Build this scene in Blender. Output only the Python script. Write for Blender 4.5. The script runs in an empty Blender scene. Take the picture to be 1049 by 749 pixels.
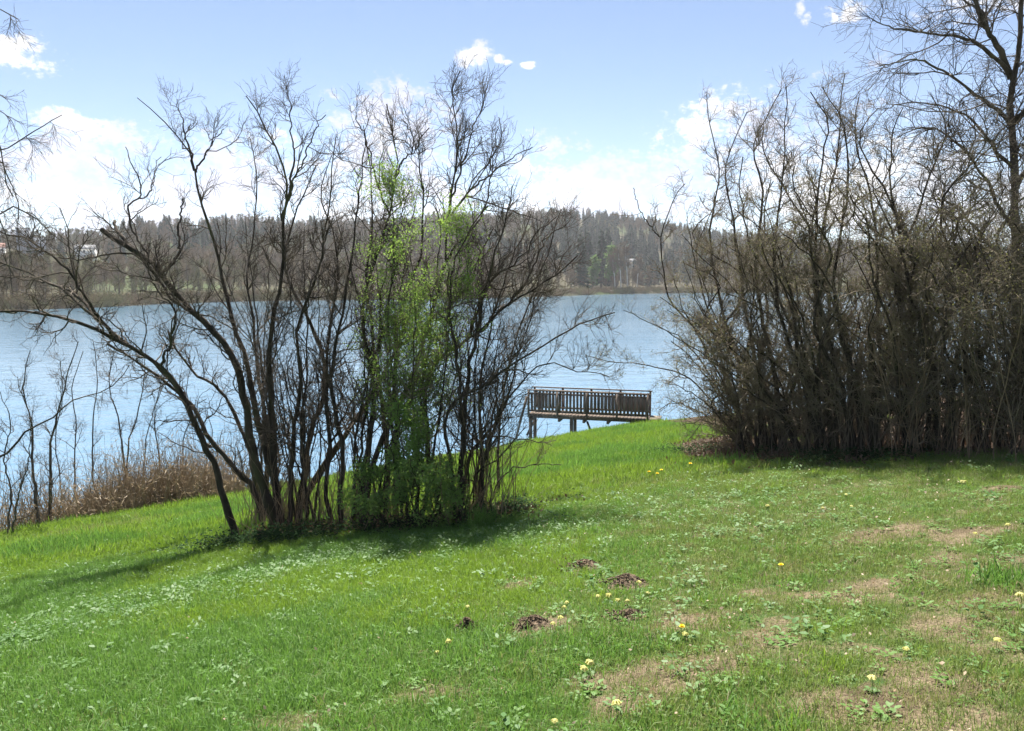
import bpy, math, random
import numpy as np

# ------------------------------------------------------------------ camera, light, exposure
SC = bpy.context.scene
COL = SC.collection
RNG = np.random.default_rng(7)
random.seed(7)
F, CX, CY = 808.0, 524.5, 374.5
PITCH = math.atan((CY - 285.0) / F)
CAMZ = 1.6
WZ = -5.6                                   # water level

cd = bpy.data.cameras.new("camera"); cam = bpy.data.objects.new("camera", cd); COL.objects.link(cam)
cam.location = (0, 0, CAMZ); cam.rotation_euler = (math.pi / 2 - PITCH, 0, 0)
cd.sensor_width = 36.0; cd.lens = 36.0 * F / 1049.0
cd.clip_start = 0.05; cd.clip_end = 6000
SC.camera = cam

SUN_EL, SUN_AZ = 60.0, -8.0                 # azimuth measured clockwise from +Y (the view direction)
SKY_STRENGTH, SUN_STRENGTH, EXPOSURE = 0.05, 5.0, 1.7
sd = bpy.data.lights.new("sun", "SUN"); sun = bpy.data.objects.new("sun", sd); COL.objects.link(sun)
sd.energy = SUN_STRENGTH; sd.angle = math.radians(0.53); sd.color = (1.0, 0.95, 0.86)
sun.rotation_euler = (math.radians(90 - SUN_EL), 0, math.radians(180 - SUN_AZ))
sun.location = (20, 20, 40)
SC.view_settings.view_transform = 'Standard'; SC.view_settings.look = 'None'
SC.view_settings.exposure = EXPOSURE; SC.view_settings.gamma = 1.0
SC.view_settings.use_curve_mapping = False
SC.render.engine = 'CYCLES'
SC.cycles.max_bounces = 8; SC.cycles.transparent_max_bounces = 8
SC.cycles.volume_bounces = 0

# ------------------------------------------------------------------ world: sky and clouds
world = bpy.data.worlds.new("World"); SC.world = world; world.use_nodes = True
NT = world.node_tree; NT.nodes.clear()
def wn(t, **k):
    n = NT.nodes.new(t)
    for a, b in k.items(): setattr(n, a, b)
    return n
def wm(op, a, b=None, c=None):
    n = wn('ShaderNodeMath', operation=op)
    for i, v in enumerate((a, b, c)):
        if v is None: continue
        if isinstance(v, (int, float)): n.inputs[i].default_value = v
        else: NT.links.new(v, n.inputs[i])
    return n.outputs[0]
sky = wn('ShaderNodeTexSky', sky_type='NISHITA')
sky.sun_disc = False; sky.sun_elevation = math.radians(SUN_EL); sky.sun_rotation = math.radians(SUN_AZ)
sky.air_density = 0.70; sky.dust_density = 0.05; sky.ozone_density = 1.0
tcw = wn('ShaderNodeTexCoord'); sep = wn('ShaderNodeSeparateXYZ'); NT.links.new(tcw.outputs['Generated'], sep.inputs[0])
AZ = wm('ARCTAN2', sep.outputs[0], sep.outputs[1]); EL = wm('ARCSINE', sep.outputs[2])
comb = wn('ShaderNodeCombineXYZ'); NT.links.new(AZ, comb.inputs[0]); NT.links.new(wm('MULTIPLY', EL, 1.5), comb.inputs[1])
def wnoise(scale, detail=8, rough=0.55, seed=0.0):
    n = wn('ShaderNodeTexNoise'); n.noise_dimensions = '4D'
    n.inputs['Scale'].default_value = scale; n.inputs['Detail'].default_value = detail
    n.inputs['Roughness'].default_value = rough; n.inputs['W'].default_value = seed
    NT.links.new(comb.outputs[0], n.inputs['Vector']); return n.outputs['Fac']
n1 = wnoise(9, 9, 0.58, 1.3); n2 = wnoise(7, 4, 0.5, 5.1); n3 = wnoise(34, 8, 0.62, 8.7); n4 = wnoise(120, 5, 0.6, 3.3)
def ang(px, py):
    x = (px - CX) / F; v = (CY - py) / F
    d = np.array([x, math.cos(PITCH) + v * math.sin(PITCH), -math.sin(PITCH) + v * math.cos(PITCH)]); d /= np.linalg.norm(d)
    return math.atan2(d[0], d[1]), math.asin(d[2])
# (px, py, half width, half height): where each cumulus stands in the sky
CLOUDS = [(70, 205, 130, 42), (150, 215, 90, 45), (20, 225, 110, 38), (80, 130, 46, 17), (128, 142, 46, 20), (60, 170, 90, 30), (20, 53, 32, 15),
          (250, 190, 70, 42), (330, 200, 70, 45), (408, 150, 62, 58), (365, 175, 40, 40), (430, 205, 90, 38), (575, 195, 60, 46), (640, 205, 90, 36), (700, 200, 70, 40),
          (795, 160, 90, 58), (870, 205, 110, 45), (980, 215, 120, 50), (484, 56, 14, 11), (512, 60, 5, 4), (519, 64, 5, 3), (541, 67, 7, 3), (476, 60, 9, 9), (492, 48, 13, 9),
          (864, 14, 20, 9), (819, 10, 5, 8), (826, 21, 5, 8), (903, 61, 13, 10), (985, 6, 40, 12), (350, 235, 420, 22),
          (-200, 190, 160, 60), (1250, 200, 180, 60), (-420, 120, 120, 40)]
D = None
for (px, py, rx, ry) in CLOUDS:
    a0, e0 = ang(px, py); ra, re = rx / F, ry / F
    u = wm('DIVIDE', wm('SUBTRACT', AZ, a0), ra); v = wm('DIVIDE', wm('SUBTRACT', EL, e0), re)
    d = wm('SUBTRACT', 1.0, wm('MULTIPLY_ADD', u, u, wm('MULTIPLY', v, v)))
    D = d if D is None else wm('MAXIMUM', D, d)
# the rest of the sky, outside this view, carries scattered cumulus too
side = wm('GREATER_THAN', wm('ABSOLUTE', AZ), 0.75)
gen = wm('SUBTRACT', wm('MULTIPLY', n2, 5.0), 2.75)
gen = wm('SUBTRACT', wm('MULTIPLY', wm('ADD', gen, 3.0), side), 3.0)
D = wm('MAXIMUM', wm('MAXIMUM', D, -3.0), gen)
D = wm('ADD', D, wm('MULTIPLY', wm('SUBTRACT', n1, 0.49), 5.0))
D = wm('ADD', D, wm('MULTIPLY', wm('SUBTRACT', n3, 0.5), 6.0))
D = wm('ADD', D, wm('MULTIPLY', wm('SUBTRACT', n4, 0.5), 4.0))
mr = wn('ShaderNodeMapRange', interpolation_type='SMOOTHSTEP'); NT.links.new(D, mr.inputs['Value'])
mr.inputs['From Min'].default_value = -0.1; mr.inputs['From Max'].default_value = 1.5
above = wm('GREATER_THAN', sep.outputs[2], -0.02)
mask = wm('MULTIPLY', mr.outputs[0], above)
gr = wn('ShaderNodeMapRange', interpolation_type='SMOOTHSTEP'); NT.links.new(wm('ADD', n2, wm('MULTIPLY', n3, 0.4)), gr.inputs['Value'])
gr.inputs['From Min'].default_value = 0.56; gr.inputs['From Max'].default_value = 0.80
ccol = wn('ShaderNodeMix', data_type='RGBA'); NT.links.new(gr.outputs[0], ccol.inputs['Factor'])
ccol.inputs['A'].default_value = (1.0, 0.98, 0.97, 1); ccol.inputs['B'].default_value = (0.66, 0.69, 0.84, 1)
bg1 = wn('ShaderNodeBackground'); NT.links.new(sky.outputs[0], bg1.inputs[0]); bg1.inputs[1].default_value = SKY_STRENGTH
bg2 = wn('ShaderNodeBackground'); NT.links.new(ccol.outputs['Result'], bg2.inputs[0]); bg2.inputs[1].default_value = 0.385
mx = wn('ShaderNodeMixShader'); NT.links.new(mask, mx.inputs[0]); NT.links.new(bg1.outputs[0], mx.inputs[1]); NT.links.new(bg2.outputs[0], mx.inputs[2])
wo = wn('ShaderNodeOutputWorld'); NT.links.new(mx.outputs[0], wo.inputs[0])

# ------------------------------------------------------------------ materials
def new_mat(name):
    m = bpy.data.materials.new(name); m.use_nodes = True; m.node_tree.nodes.clear(); return m
class NB:
    def __init__(s, m): s.t = m.node_tree
    def n(s, t, ins=None, **k):
        n = s.t.nodes.new(t)
        for a, b in k.items(): setattr(n, a, b)
        for a, b in (ins or {}).items(): s.put(n, a, b)
        return n
    def put(s, n, a, b):
        if hasattr(b, 'is_linked') or isinstance(b, bpy.types.NodeSocket): s.t.links.new(b, n.inputs[a])
        elif isinstance(b, (tuple, list)) and len(b) == 3 and n.inputs[a].type == 'RGBA': n.inputs[a].default_value = (*b, 1)
        else: n.inputs[a].default_value = b
    def noise(s, vec, scale, detail=4, rough=0.55):
        return s.n('ShaderNodeTexNoise', {'Vector': vec, 'Scale': scale, 'Detail': detail, 'Roughness': rough}).outputs['Fac']
    def mix(s, f, a, b): return s.n('ShaderNodeMix', {'Factor': f, 'A': a, 'B': b}, data_type='RGBA').outputs['Result'] if True else None
    def ramp(s, v, a, b): return s.n('ShaderNodeMapRange', {'Value': v, 'From Min': a, 'From Max': b}, interpolation_type='SMOOTHSTEP').outputs[0]
    def math(s, op, a, b): return s.n('ShaderNodeMath', {0: a, 1: b}, operation=op).outputs[0]
    def pos(s): return s.n('ShaderNodeNewGeometry').outputs['Position']
    def obj(s): return s.n('ShaderNodeTexCoord').outputs['Object']
    def rnd(s): return s.n('ShaderNodeObjectInfo').outputs['Random']
    def attr(s, name): return s.n('ShaderNodeAttribute', attribute_name=name).outputs['Fac']
    def out(s, sh): s.n('ShaderNodeOutputMaterial', {'Surface': sh})

def _mix(self, f, a, b):
    n = self.t.nodes.new('ShaderNodeMix'); n.data_type = 'RGBA'
    for sock, v in ((n.inputs[0], f), (n.inputs[6], a), (n.inputs[7], b)):
        if isinstance(v, bpy.types.NodeSocket): self.t.links.new(v, sock)
        elif isinstance(v, (tuple, list)): sock.default_value = (*v[:3], 1)
        else: sock.default_value = v
    return n.outputs[2]
NB.mix = _mix

def mat_noise(name, c1, c2, scale, rough=0.85, c3=None, scale3=None, bump=0.0, world=False, stretch=None):
    m = new_mat(name); b = NB(m)
    v = b.pos() if world else b.obj()
    if stretch: v = b.n('ShaderNodeMapping', {'Vector': v, 'Scale': stretch}).outputs[0]
    f = b.ramp(b.noise(v, scale, 6), 0.32, 0.68)
    c = b.mix(f, c1, c2)
    if name == 'wood': c = b.mix(b.math('MULTIPLY', b.rnd(), .55), c, (0.06, 0.045, 0.036))
    if c3: c = b.mix(b.ramp(b.noise(v, scale3 or scale * .3, 4), 0.55, 0.7), c, c3)
    ins = {'Base Color': c, 'Roughness': rough}
    if bump: ins['Normal'] = b.n('ShaderNodeBump', {'Height': f, 'Strength': bump, 'Distance': 0.02}).outputs[0]
    p = b.n('ShaderNodeBsdfPrincipled', ins); p.inputs['Specular IOR Level'].default_value = 0.25
    b.out(p.outputs[0]); return m

def mat_leaf(name, c1, c2, trans, tmix=0.45, scale=0.6, rough=0.6, c3=None):
    """thin leaf or blade: reflects and lets light through; colour varies over the place and from plant to plant"""
    m = new_mat(name); b = NB(m)
    f = b.math('ADD', b.math('MULTIPLY', b.ramp(b.noise(b.pos(), scale, 4), 0.3, 0.7), 0.7), b.math('MULTIPLY', b.rnd(), 0.3))
    c = b.mix(f, c1, c2)
    if c3: c = b.mix(b.ramp(b.noise(b.pos(), scale * 3.1, 5), 0.52, 0.68), c, c3)
    p = b.n('ShaderNodeBsdfPrincipled', {'Base Color': c, 'Roughness': rough}); p.inputs['Specular IOR Level'].default_value = 0.3
    t = b.n('ShaderNodeBsdfTranslucent', {'Color': b.mix(0.5, c, trans)})
    b.out(b.n('ShaderNodeMixShader', {0: tmix, 1: p.outputs[0], 2: t.outputs[0]}).outputs[0]); return m

M = {}
M['bark'] = mat_noise('bark', (0.026, 0.020, 0.015), (0.070, 0.055, 0.040), 9, 0.9, (0.080, 0.078, 0.036), 2.5, 0.6, stretch=(1, 1, .3))
M['bark_grey'] = mat_noise('bark_grey', (0.045, 0.037, 0.029), (0.12, 0.10, 0.078), 7, 0.9, (0.11, 0.11, 0.055), 2.0, 0.6, stretch=(1, 1, .3))
M['twig'] = mat_noise('twig', (0.045, 0.034, 0.026), (0.11, 0.086, 0.060), 3, 0.8)
M['twig_olive'] = mat_noise('twig_olive', (0.095, 0.076, 0.054), (0.23, 0.185, 0.125), 2, 0.8)
M['twig_tan'] = mat_noise('twig_tan', (0.17, 0.12, 0.075), (0.30, 0.22, 0.14), 2, 0.85)
M['leaf_spring'] = mat_leaf('leaf_spring', (0.155, 0.27, 0.05), (0.24, 0.355, 0.08), (0.38, 0.54, 0.10), 0.5, 1.5)
M['leaf_low'] = mat_leaf('leaf_low', (0.13, 0.23, 0.055), (0.20, 0.31, 0.08), (0.32, 0.46, 0.08), 0.45, 1.5)
M['bud'] = mat_leaf('bud', (0.12, 0.115, 0.05), (0.19, 0.18, 0.075), (0.22, 0.24, 0.06), 0.4, 1.5)
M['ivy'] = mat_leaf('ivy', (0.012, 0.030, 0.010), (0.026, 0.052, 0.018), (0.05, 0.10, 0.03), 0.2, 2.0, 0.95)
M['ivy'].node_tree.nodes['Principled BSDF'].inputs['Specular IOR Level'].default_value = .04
M['grass'] = mat_leaf('grass', (0.112, 0.200, 0.030), (0.162, 0.250, 0.040), (0.28, 0.44, 0.03), 0.45, 0.55, 0.55)
M['grass_dark'] = mat_leaf('grass_dark', (0.088, 0.190, 0.036), (0.130, 0.240, 0.050), (0.19, 0.36, 0.05), 0.42, 0.8, 0.55)
M['grass_dull'] = mat_leaf('grass_dull', (0.115, 0.185, 0.040), (0.165, 0.225, 0.055), (0.26, 0.34, 0.07), 0.4, 1.2, 0.6, (0.23, 0.21, 0.09))
M['straw'] = mat_leaf('straw', (0.18, 0.145, 0.085), (0.31, 0.255, 0.155), (0.42, 0.35, 0.2), 0.3, 2.0)
M['weed'] = mat_leaf('weed', (0.070, 0.155, 0.040), (0.120, 0.210, 0.065), (0.2, 0.33, 0.1), 0.35, 1.5, 0.55)
M['dead_leaf'] = mat_leaf('dead_leaf', (0.24, 0.16, 0.09), (0.52, 0.43, 0.32), (0.3, 0.2, 0.1), 0.2, 9.0)
M['brown_leaf'] = mat_leaf('brown_leaf', (0.07, 0.043, 0.030), (0.17, 0.11, 0.075), (0.2, 0.12, 0.06), 0.2, 9.0)
M['reed'] = mat_leaf('reed', (0.22, 0.17, 0.112), (0.39, 0.31, 0.21), (0.35, 0.24, 0.13), 0.3, 1.0)
M['soil'] = mat_noise('soil', (0.045, 0.031, 0.020), (0.19, 0.14, 0.095), 30, 0.95, bump=0.8)
M['petal'] = mat_leaf('petal', (0.58, 0.56, 0.17), (0.70, 0.68, 0.30), (0.8, 0.72, 0.2), 0.35, 9.0)
M['dandelion'] = mat_leaf('dandelion', (0.85, 0.60, 0.02), (0.9, 0.68, 0.03), (0.8, 0.55, 0.02), 0.25, 9.0)
M['stalk'] = mat_leaf('stalk', (0.15, 0.24, 0.06), (0.18, 0.27, 0.08), (0.2, 0.3, 0.08), 0.3, 9.0)
M['wood'] = mat_noise('wood', (0.125, 0.096, 0.076), (0.27, 0.215, 0.175), 6, 0.85, (0.055, 0.042, 0.032), 3.0, 0.4, stretch=(3, 3, .5))
M['wood_pale'] = mat_noise('wood_pale', (0.11, 0.09, 0.068), (0.18, 0.15, 0.12), 4, 0.8)
M['far_bark'] = mat_noise('far_bark', (0.12, 0.095, 0.075), (0.21, 0.17, 0.135), 0.6, 0.9)
M['far_twig'] = mat_leaf('far_twig', (0.145, 0.105, 0.060), (0.24, 0.185, 0.115), (0.15, 0.11, 0.06), 0.2, 0.01, 0.9)
M['far_twig_olive'] = mat_leaf('far_twig_olive', (0.13, 0.125, 0.055), (0.20, 0.19, 0.09), (0.15, 0.15, 0.07), 0.2, 0.01, 0.9)
M['needle'] = mat_leaf('needle', (0.020, 0.046, 0.018), (0.038, 0.072, 0.028), (0.03, 0.05, 0.02), 0.1, 0.02, 0.8)
M['far_leaf'] = mat_leaf('far_leaf', (0.09, 0.175, 0.045), (0.13, 0.22, 0.06), (0.2, 0.32, 0.08), 0.35, 0.1)
M['birch'] = mat_noise('birch', (0.45, 0.42, 0.38), (0.62, 0.6, 0.56), 0.8, 0.8, (0.12, 0.1, 0.09), 1.0)
M['house_white'] = mat_noise('house_white', (0.68, 0.67, 0.64), (0.78, 0.77, 0.74), 0.4, 0.8)
M['house_grey'] = mat_noise('house_grey', (0.20, 0.22, 0.25), (0.27, 0.29, 0.32), 0.4, 0.8)
M['house_tan'] = mat_noise('house_tan', (0.45, 0.38, 0.29), (0.52, 0.45, 0.36), 0.4, 0.8)
M['roof_tile'] = mat_noise('roof_tile', (0.16, 0.075, 0.055), (0.23, 0.11, 0.08), 1.0, 0.8)
M['roof_slate'] = mat_noise('roof_slate', (0.09, 0.095, 0.105), (0.14, 0.145, 0.155), 1.0, 0.7)
M['glass'] = mat_noise('window_glass', (0.03, 0.04, 0.05), (0.05, 0.06, 0.07), 1.0, 0.15)
M['boat_white'] = mat_noise('boat_white', (0.72, 0.72, 0.70), (0.8, 0.8, 0.78), 1.0, 0.5)

# ground of the near meadow: thatch, soil and moss under the blades
def make_ground_mat():
    m = new_mat('meadow_soil'); b = NB(m); P = b.pos()
    dry, lit = b.attr('dry'), b.attr('litter')
    nf = b.noise(P, 14, 7, 0.65); nm = b.noise(P, 2.2, 5); nfine = b.noise(P, 60, 5, .7)
    green = b.mix(b.ramp(nf, .35, .7), (0.035, 0.070, 0.018), (0.075, 0.125, 0.030))
    straw = b.mix(b.ramp(nfine, .35, .65), (0.060, 0.045, 0.030), (0.20, 0.160, 0.10))
    straw = b.mix(b.ramp(nm, .5, .75), straw, (0.06, 0.042, 0.028))
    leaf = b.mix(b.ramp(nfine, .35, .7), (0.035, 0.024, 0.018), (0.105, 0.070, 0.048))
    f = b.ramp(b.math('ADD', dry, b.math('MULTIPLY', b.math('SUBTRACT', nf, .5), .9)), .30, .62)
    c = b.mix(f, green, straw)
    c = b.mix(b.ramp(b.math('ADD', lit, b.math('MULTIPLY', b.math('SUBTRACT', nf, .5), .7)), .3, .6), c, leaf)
    bump = b.n('ShaderNodeBump', {'Height': nf, 'Strength': .8, 'Distance': .04}).outputs[0]
    p = b.n('ShaderNodeBsdfPrincipled', {'Base Color': c, 'Roughness': .95, 'Normal': bump}); p.inputs['Specular IOR Level'].default_value = .1
    b.out(p.outputs[0]); return m
M['ground'] = make_ground_mat()

def make_water_mat():
    m = new_mat('lake_water'); b = NB(m); P = b.pos()
    s1 = b.n('ShaderNodeMapping', {'Vector': P, 'Scale': (0.55, 1.0, 1.0)}).outputs[0]
    h = b.math('ADD', b.math('MULTIPLY', b.noise(s1, 0.55, 5, .6), 1.0), b.math('MULTIPLY', b.noise(s1, 2.6, 3, .5), .22))
    bump = b.n('ShaderNodeBump', {'Height': h, 'Strength': .20, 'Distance': .5}).outputs[0]
    big = b.ramp(b.noise(b.n('ShaderNodeMapping', {'Vector': P, 'Scale': (.15, 1, 1)}).outputs[0], .03, 3), .35, .65)
    c = b.mix(big, (0.080, 0.158, 0.230), (0.115, 0.195, 0.270))
    p = b.n('ShaderNodeBsdfPrincipled', {'Base Color': c, 'Roughness': .10, 'IOR': 1.333, 'Normal': bump})
    b.out(p.outputs[0]); return m
M['water'] = make_water_mat()

def make_hill_mat():
    m = new_mat('hill_ground'); b = NB(m); P = b.pos()
    c = b.mix(b.ramp(b.noise(P, .02, 6), .35, .65), (0.035, 0.031, 0.018), (0.058, 0.050, 0.028))
    c = b.mix(b.ramp(b.noise(P, .008, 4), .5, .62), c, (0.045, 0.060, 0.022))
    p = b.n('ShaderNodeBsdfPrincipled', {'Base Color': c, 'Roughness': .95}); p.inputs['Specular IOR Level'].default_value = .1
    b.out(p.outputs[0]); return m
M['hill'] = make_hill_mat()

# ------------------------------------------------------------------ helpers
def norm(a): return a / np.maximum(np.linalg.norm(a, axis=-1, keepdims=True), 1e-9)

def tag(o, label=None, cat=None, group=None, kind=None):
    if label: o['label'] = label
    if cat: o['category'] = cat
    if group: o['group'] = group
    if kind: o['kind'] = kind
    return o

def mesh_data(name, V, Q, mats, smooth=True, tri=None, midx=None):
    V = np.asarray(V, np.float32).reshape(-1, 3); Q = np.asarray(Q, np.int32).reshape(-1, 4)
    me = bpy.data.meshes.new(name)
    me.vertices.add(len(V)); me.vertices.foreach_set('co', V.ravel())
    nq = len(Q); nt = 0 if tri is None else len(tri)
    me.loops.add(nq * 4 + nt * 3)
    idx = Q.ravel() if nt == 0 else np.concatenate([Q.ravel(), np.asarray(tri, np.int32).ravel()])
    me.loops.foreach_set('vertex_index', idx)
    me.polygons.add(nq + nt)
    st = np.concatenate([np.arange(nq) * 4, nq * 4 + np.arange(nt) * 3]).astype(np.int32)
    me.polygons.foreach_set('loop_start', st)
    if smooth: me.polygons.foreach_set('use_smooth', np.ones(nq + nt, bool))
    for mt in (mats if isinstance(mats, (list, tuple)) else [mats]): me.materials.append(mt)
    if midx is not None: me.polygons.foreach_set('material_index', np.asarray(midx, np.int32))
    me.update(calc_edges=True); me.validate()
    return me

def add_obj(name, me, parent=None, loc=(0, 0, 0)):
    o = bpy.data.objects.new(name, me); COL.objects.link(o); o.location = loc
    if parent is not None: o.parent = parent
    return o
def empty(name, loc=(0, 0, 0), rz=0.0):
    o = bpy.data.objects.new(name, None); COL.objects.link(o); o.location = loc; o.rotation_euler = (0, 0, rz); o.empty_display_size = .2
    return o
def copy_tree(o, parent=None):
    c = o.copy(); COL.objects.link(c)
    if parent is not None: c.parent = parent
    for ch in list(o.children): copy_tree(ch, c)
    return c

class Geo:
    def __init__(s): s.V = []; s.Q = []; s.m = []; s.n = 0
    def add(s, V, Q, mi=0):
        V = np.asarray(V, float).reshape(-1, 3); Q = np.asarray(Q, int).reshape(-1, 4)
        s.V.append(V); s.Q.append(Q + s.n); s.m.append(np.full(len(Q), mi)); s.n += len(V)
    def tubes(s, P, R, sides=5, mi=0):
        """P (N,n,3) centre lines, R (N,n) radii"""
        P = np.asarray(P, float); R = np.asarray(R, float)
        if P.ndim == 2: P = P[None]; R = R[None]
        N, n, _ = P.shape
        T = norm(np.gradient(P, axis=1))
        ref = np.tile(np.array([[.31, .77, .55]]), (N, 1)); mt = norm(P[:, -1] - P[:, 0])
        al = np.abs((ref * mt).sum(1)) > .9; ref[al] = (0.9, -.3, .1)
        U = norm(np.cross(T, ref[:, None, :])); W = np.cross(T, U)
        a = np.arange(sides) * 2 * np.pi / sides
        ring = P[:, :, None] + R[:, :, None, None] * (np.cos(a)[None, None, :, None] * U[:, :, None] + np.sin(a)[None, None, :, None] * W[:, :, None])
        i = np.arange(N)[:, None, None] * n * sides + np.arange(n - 1)[None, :, None] * sides
        k = np.arange(sides)[None, None, :]; k2 = (k + 1) % sides
        Q = np.stack(np.broadcast_arrays(i + k, i + k2, i + sides + k2, i + sides + k), -1)
        s.add(ring, Q, mi)
    def leaves(s, pos, size, rng, up=.3, mi=0, ratio=.55, vary=.5):
        """one folded quad per leaf"""
        N = len(pos); L = size * (1 - vary / 2 + vary * rng.random(N))[:, None]
        d = rng.normal(size=(N, 3)); d[:, 2] += up; d = norm(d)
        w = norm(np.cross(d, rng.normal(size=(N, 3))))
        nrm = np.cross(d, w)
        V = np.stack([pos, pos + d * L * .5 + w * L * ratio * .5 + nrm * L * .08, pos + d * L, pos + d * L * .5 - w * L * ratio * .5 + nrm * L * .08], 1)
        s.add(V, np.arange(N * 4).reshape(N, 4), mi)
    def box(s, c, size, ax=None, mi=0):
        ax = np.eye(3) if ax is None else np.asarray(ax, float)
        h = np.array([[x, y, z] for x in (-.5, .5) for y in (-.5, .5) for z in (-.5, .5)]) * np.asarray(size)
        V = np.asarray(c) + h @ ax
        s.add(V, [[0, 1, 3, 2], [4, 6, 7, 5], [0, 4, 5, 1], [2, 3, 7, 6], [0, 2, 6, 4], [1, 5, 7, 3]], mi)
    def mesh(s, name, mats, smooth=True, org=(0, 0, 0)):
        return mesh_data(name, np.concatenate(s.V) - np.asarray(org), np.concatenate(s.Q), mats, smooth, midx=np.concatenate(s.m))

_lat = np.random.default_rng(11).random((256, 256))
def vnoise(x, y, scale=1.0, oct=1):
    out = np.zeros(np.broadcast(x, y).shape); amp = 1.0; tot = 0
    for o in range(oct):
        X = np.asarray(x) * scale + 17.3 * o; Y = np.asarray(y) * scale - 9.7 * o
        xi = np.floor(X).astype(int); yi = np.floor(Y).astype(int); fx = X - xi; fy = Y - yi
        fx = fx * fx * (3 - 2 * fx); fy = fy * fy * (3 - 2 * fy)
        g = lambda a, b: _lat[a % 256, b % 256]
        v = (g(xi, yi) * (1 - fx) + g(xi + 1, yi) * fx) * (1 - fy) + (g(xi, yi + 1) * (1 - fx) + g(xi + 1, yi + 1) * fx) * fy
        out = out + amp * v; tot += amp; amp *= .5; scale *= 2
    return out / tot
def sstep(a, b, x): t = np.clip((x - a) / (b - a), 0, 1); return t * t * (3 - 2 * t)

def ray(px, py):
    x = (px - CX) / F; v = (CY - py) / F
    return np.array([x, math.cos(PITCH) + v * math.sin(PITCH), -math.sin(PITCH) + v * math.cos(PITCH)])
CAM = np.array([0, 0, CAMZ])
def at(px, py, Y): d = ray(px, py); return CAM + d * (Y / d[1])

def poly_dist(x, y, pts):
    """distance and side (+ on the left of the line's direction) to a polyline"""
    x = np.asarray(x, float); y = np.asarray(y, float)
    best = np.full(x.shape, 1e9); side = np.zeros(x.shape)
    for (x0, y0), (x1, y1) in zip(pts[:-1], pts[1:]):
        dx, dy = x1 - x0, y1 - y0; L2 = dx * dx + dy * dy
        t = np.clip(((x - x0) * dx + (y - y0) * dy) / L2, 0, 1)
        ex, ey = x - x0 - t * dx, y - y0 - t * dy; d = np.hypot(ex, ey)
        s = np.sign(dx * (y - y0) - dy * (x - x0)); m = d < best - 1e-9
        best = np.where(m, d, best); side = np.where(m, s, side)
    return best, side

# ------------------------------------------------------------------ terrain of the near shore
SHORE = [(-260, -150), (-60, -22), (-30.6, 5.8), (-13.6, 20.1), (-5.5, 26.3), (-.5, 29.9), (3.0, 32.8), (6.0, 34.6), (8.5, 33.2), (11.5, 29.5), (17, 25), (30, 22), (70, 20), (300, 10)]
def H(x, y):
    x = np.asarray(x, float); y = np.asarray(y, float)
    xr = np.where(x > 15, 15 + 8 * (1 - np.exp(-(x - 15) / 8)), x)
    xl = np.where(xr < -22, -22 - 12 * (1 - np.exp(-(-22 - xr) / 12)), xr)
    yy = np.where(y < -2, -2 - 6 * (1 - np.exp(-(-2 - y) / 6)), y)
    z = -.16 * yy + .133 * xl
    z = z + .10 * (vnoise(x, y, .35, 2) - .5) * sstep(1, 5, np.hypot(x, y)) + .035 * (vnoise(x, y, 1.7, 2) - .5)
    d, s = poly_dist(x, y, SHORE)
    out = np.where(s > 0, d, -d)
    drop = .62 * (np.sqrt((out + .1) ** 2 + .5) + out + .1) * .5 * 1.5
    drop = np.where(out < -.8, 0, drop * sstep(-.8, .8, out))
    return np.maximum(z - drop, -8.0 - .1 * vnoise(x, y, .3))
def shore_out(x, y):
    d, s = poly_dist(x, y, SHORE); return np.where(s > 0, d, -d)
def gpt(px, py):
    d = ray(px, py); t = np.linspace(1.5, 60, 4000)
    p = CAM + d[None] * t[:, None]; below = p[:, 2] < H(p[:, 0], p[:, 1])
    i = int(np.argmax(below)) if below.any() else len(t) - 1
    return p[i]
def on_ground(x, y, dz=0.0): return np.array([x, y, float(H(np.array([x]), np.array([y]))[0]) + dz])

# places where the turf is worn to straw and soil (centre in the photograph, half sizes) found on the ground
def ellipse_ground(px, py, rx, ry):
    c = gpt(px, py); a = gpt(px + rx, py); b = gpt(px, py - ry)
    return c[0], c[1], abs(a[0] - c[0]), max(abs(b[1] - c[1]), .12)
BARE = [ellipse_ground(*e) for e in [(690, 690, 62, 16), (885, 725, 62, 18), (840, 613, 55, 7), (555, 640, 34, 12), (430, 714, 48, 12), (640, 718, 40, 14),
        (780, 655, 60, 12), (765, 608, 30, 5), (735, 690, 40, 12), (1000, 545, 60, 6), (905, 545, 50, 5), (850, 720, 50, 14), (300, 742, 50, 8), (600, 700, 30, 9),
        (900, 600, 50, 7), (960, 640, 40, 7), (700, 640, 45, 8), (985, 700, 40, 10), (530, 600, 25, 5), (1030, 500, 40, 4), (110, 540, 45, 5), (60, 548, 40, 4)]]
LBASE = [gpt(*p)[:2] for p in [(262, 548), (300, 543), (360, 540), (420, 536), (480, 531), (515, 522)]]
RBASE = [gpt(*p)[:2] + np.array([.0, 1.1]) for p in [(745, 455), (800, 468), (850, 470), (900, 468), (960, 463), (1049, 456), (1180, 452), (1400, 450)]]
HILLS = [(478, 645, .085, .080), (548, 643, .17, .075), (600, 582, .20, .065), (643, 600, .20, .085), (646, 633, .15, .045)]
HILLP = [(*gpt(a, b_)[:2], c_) for a, b_, c_, _ in HILLS]
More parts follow.
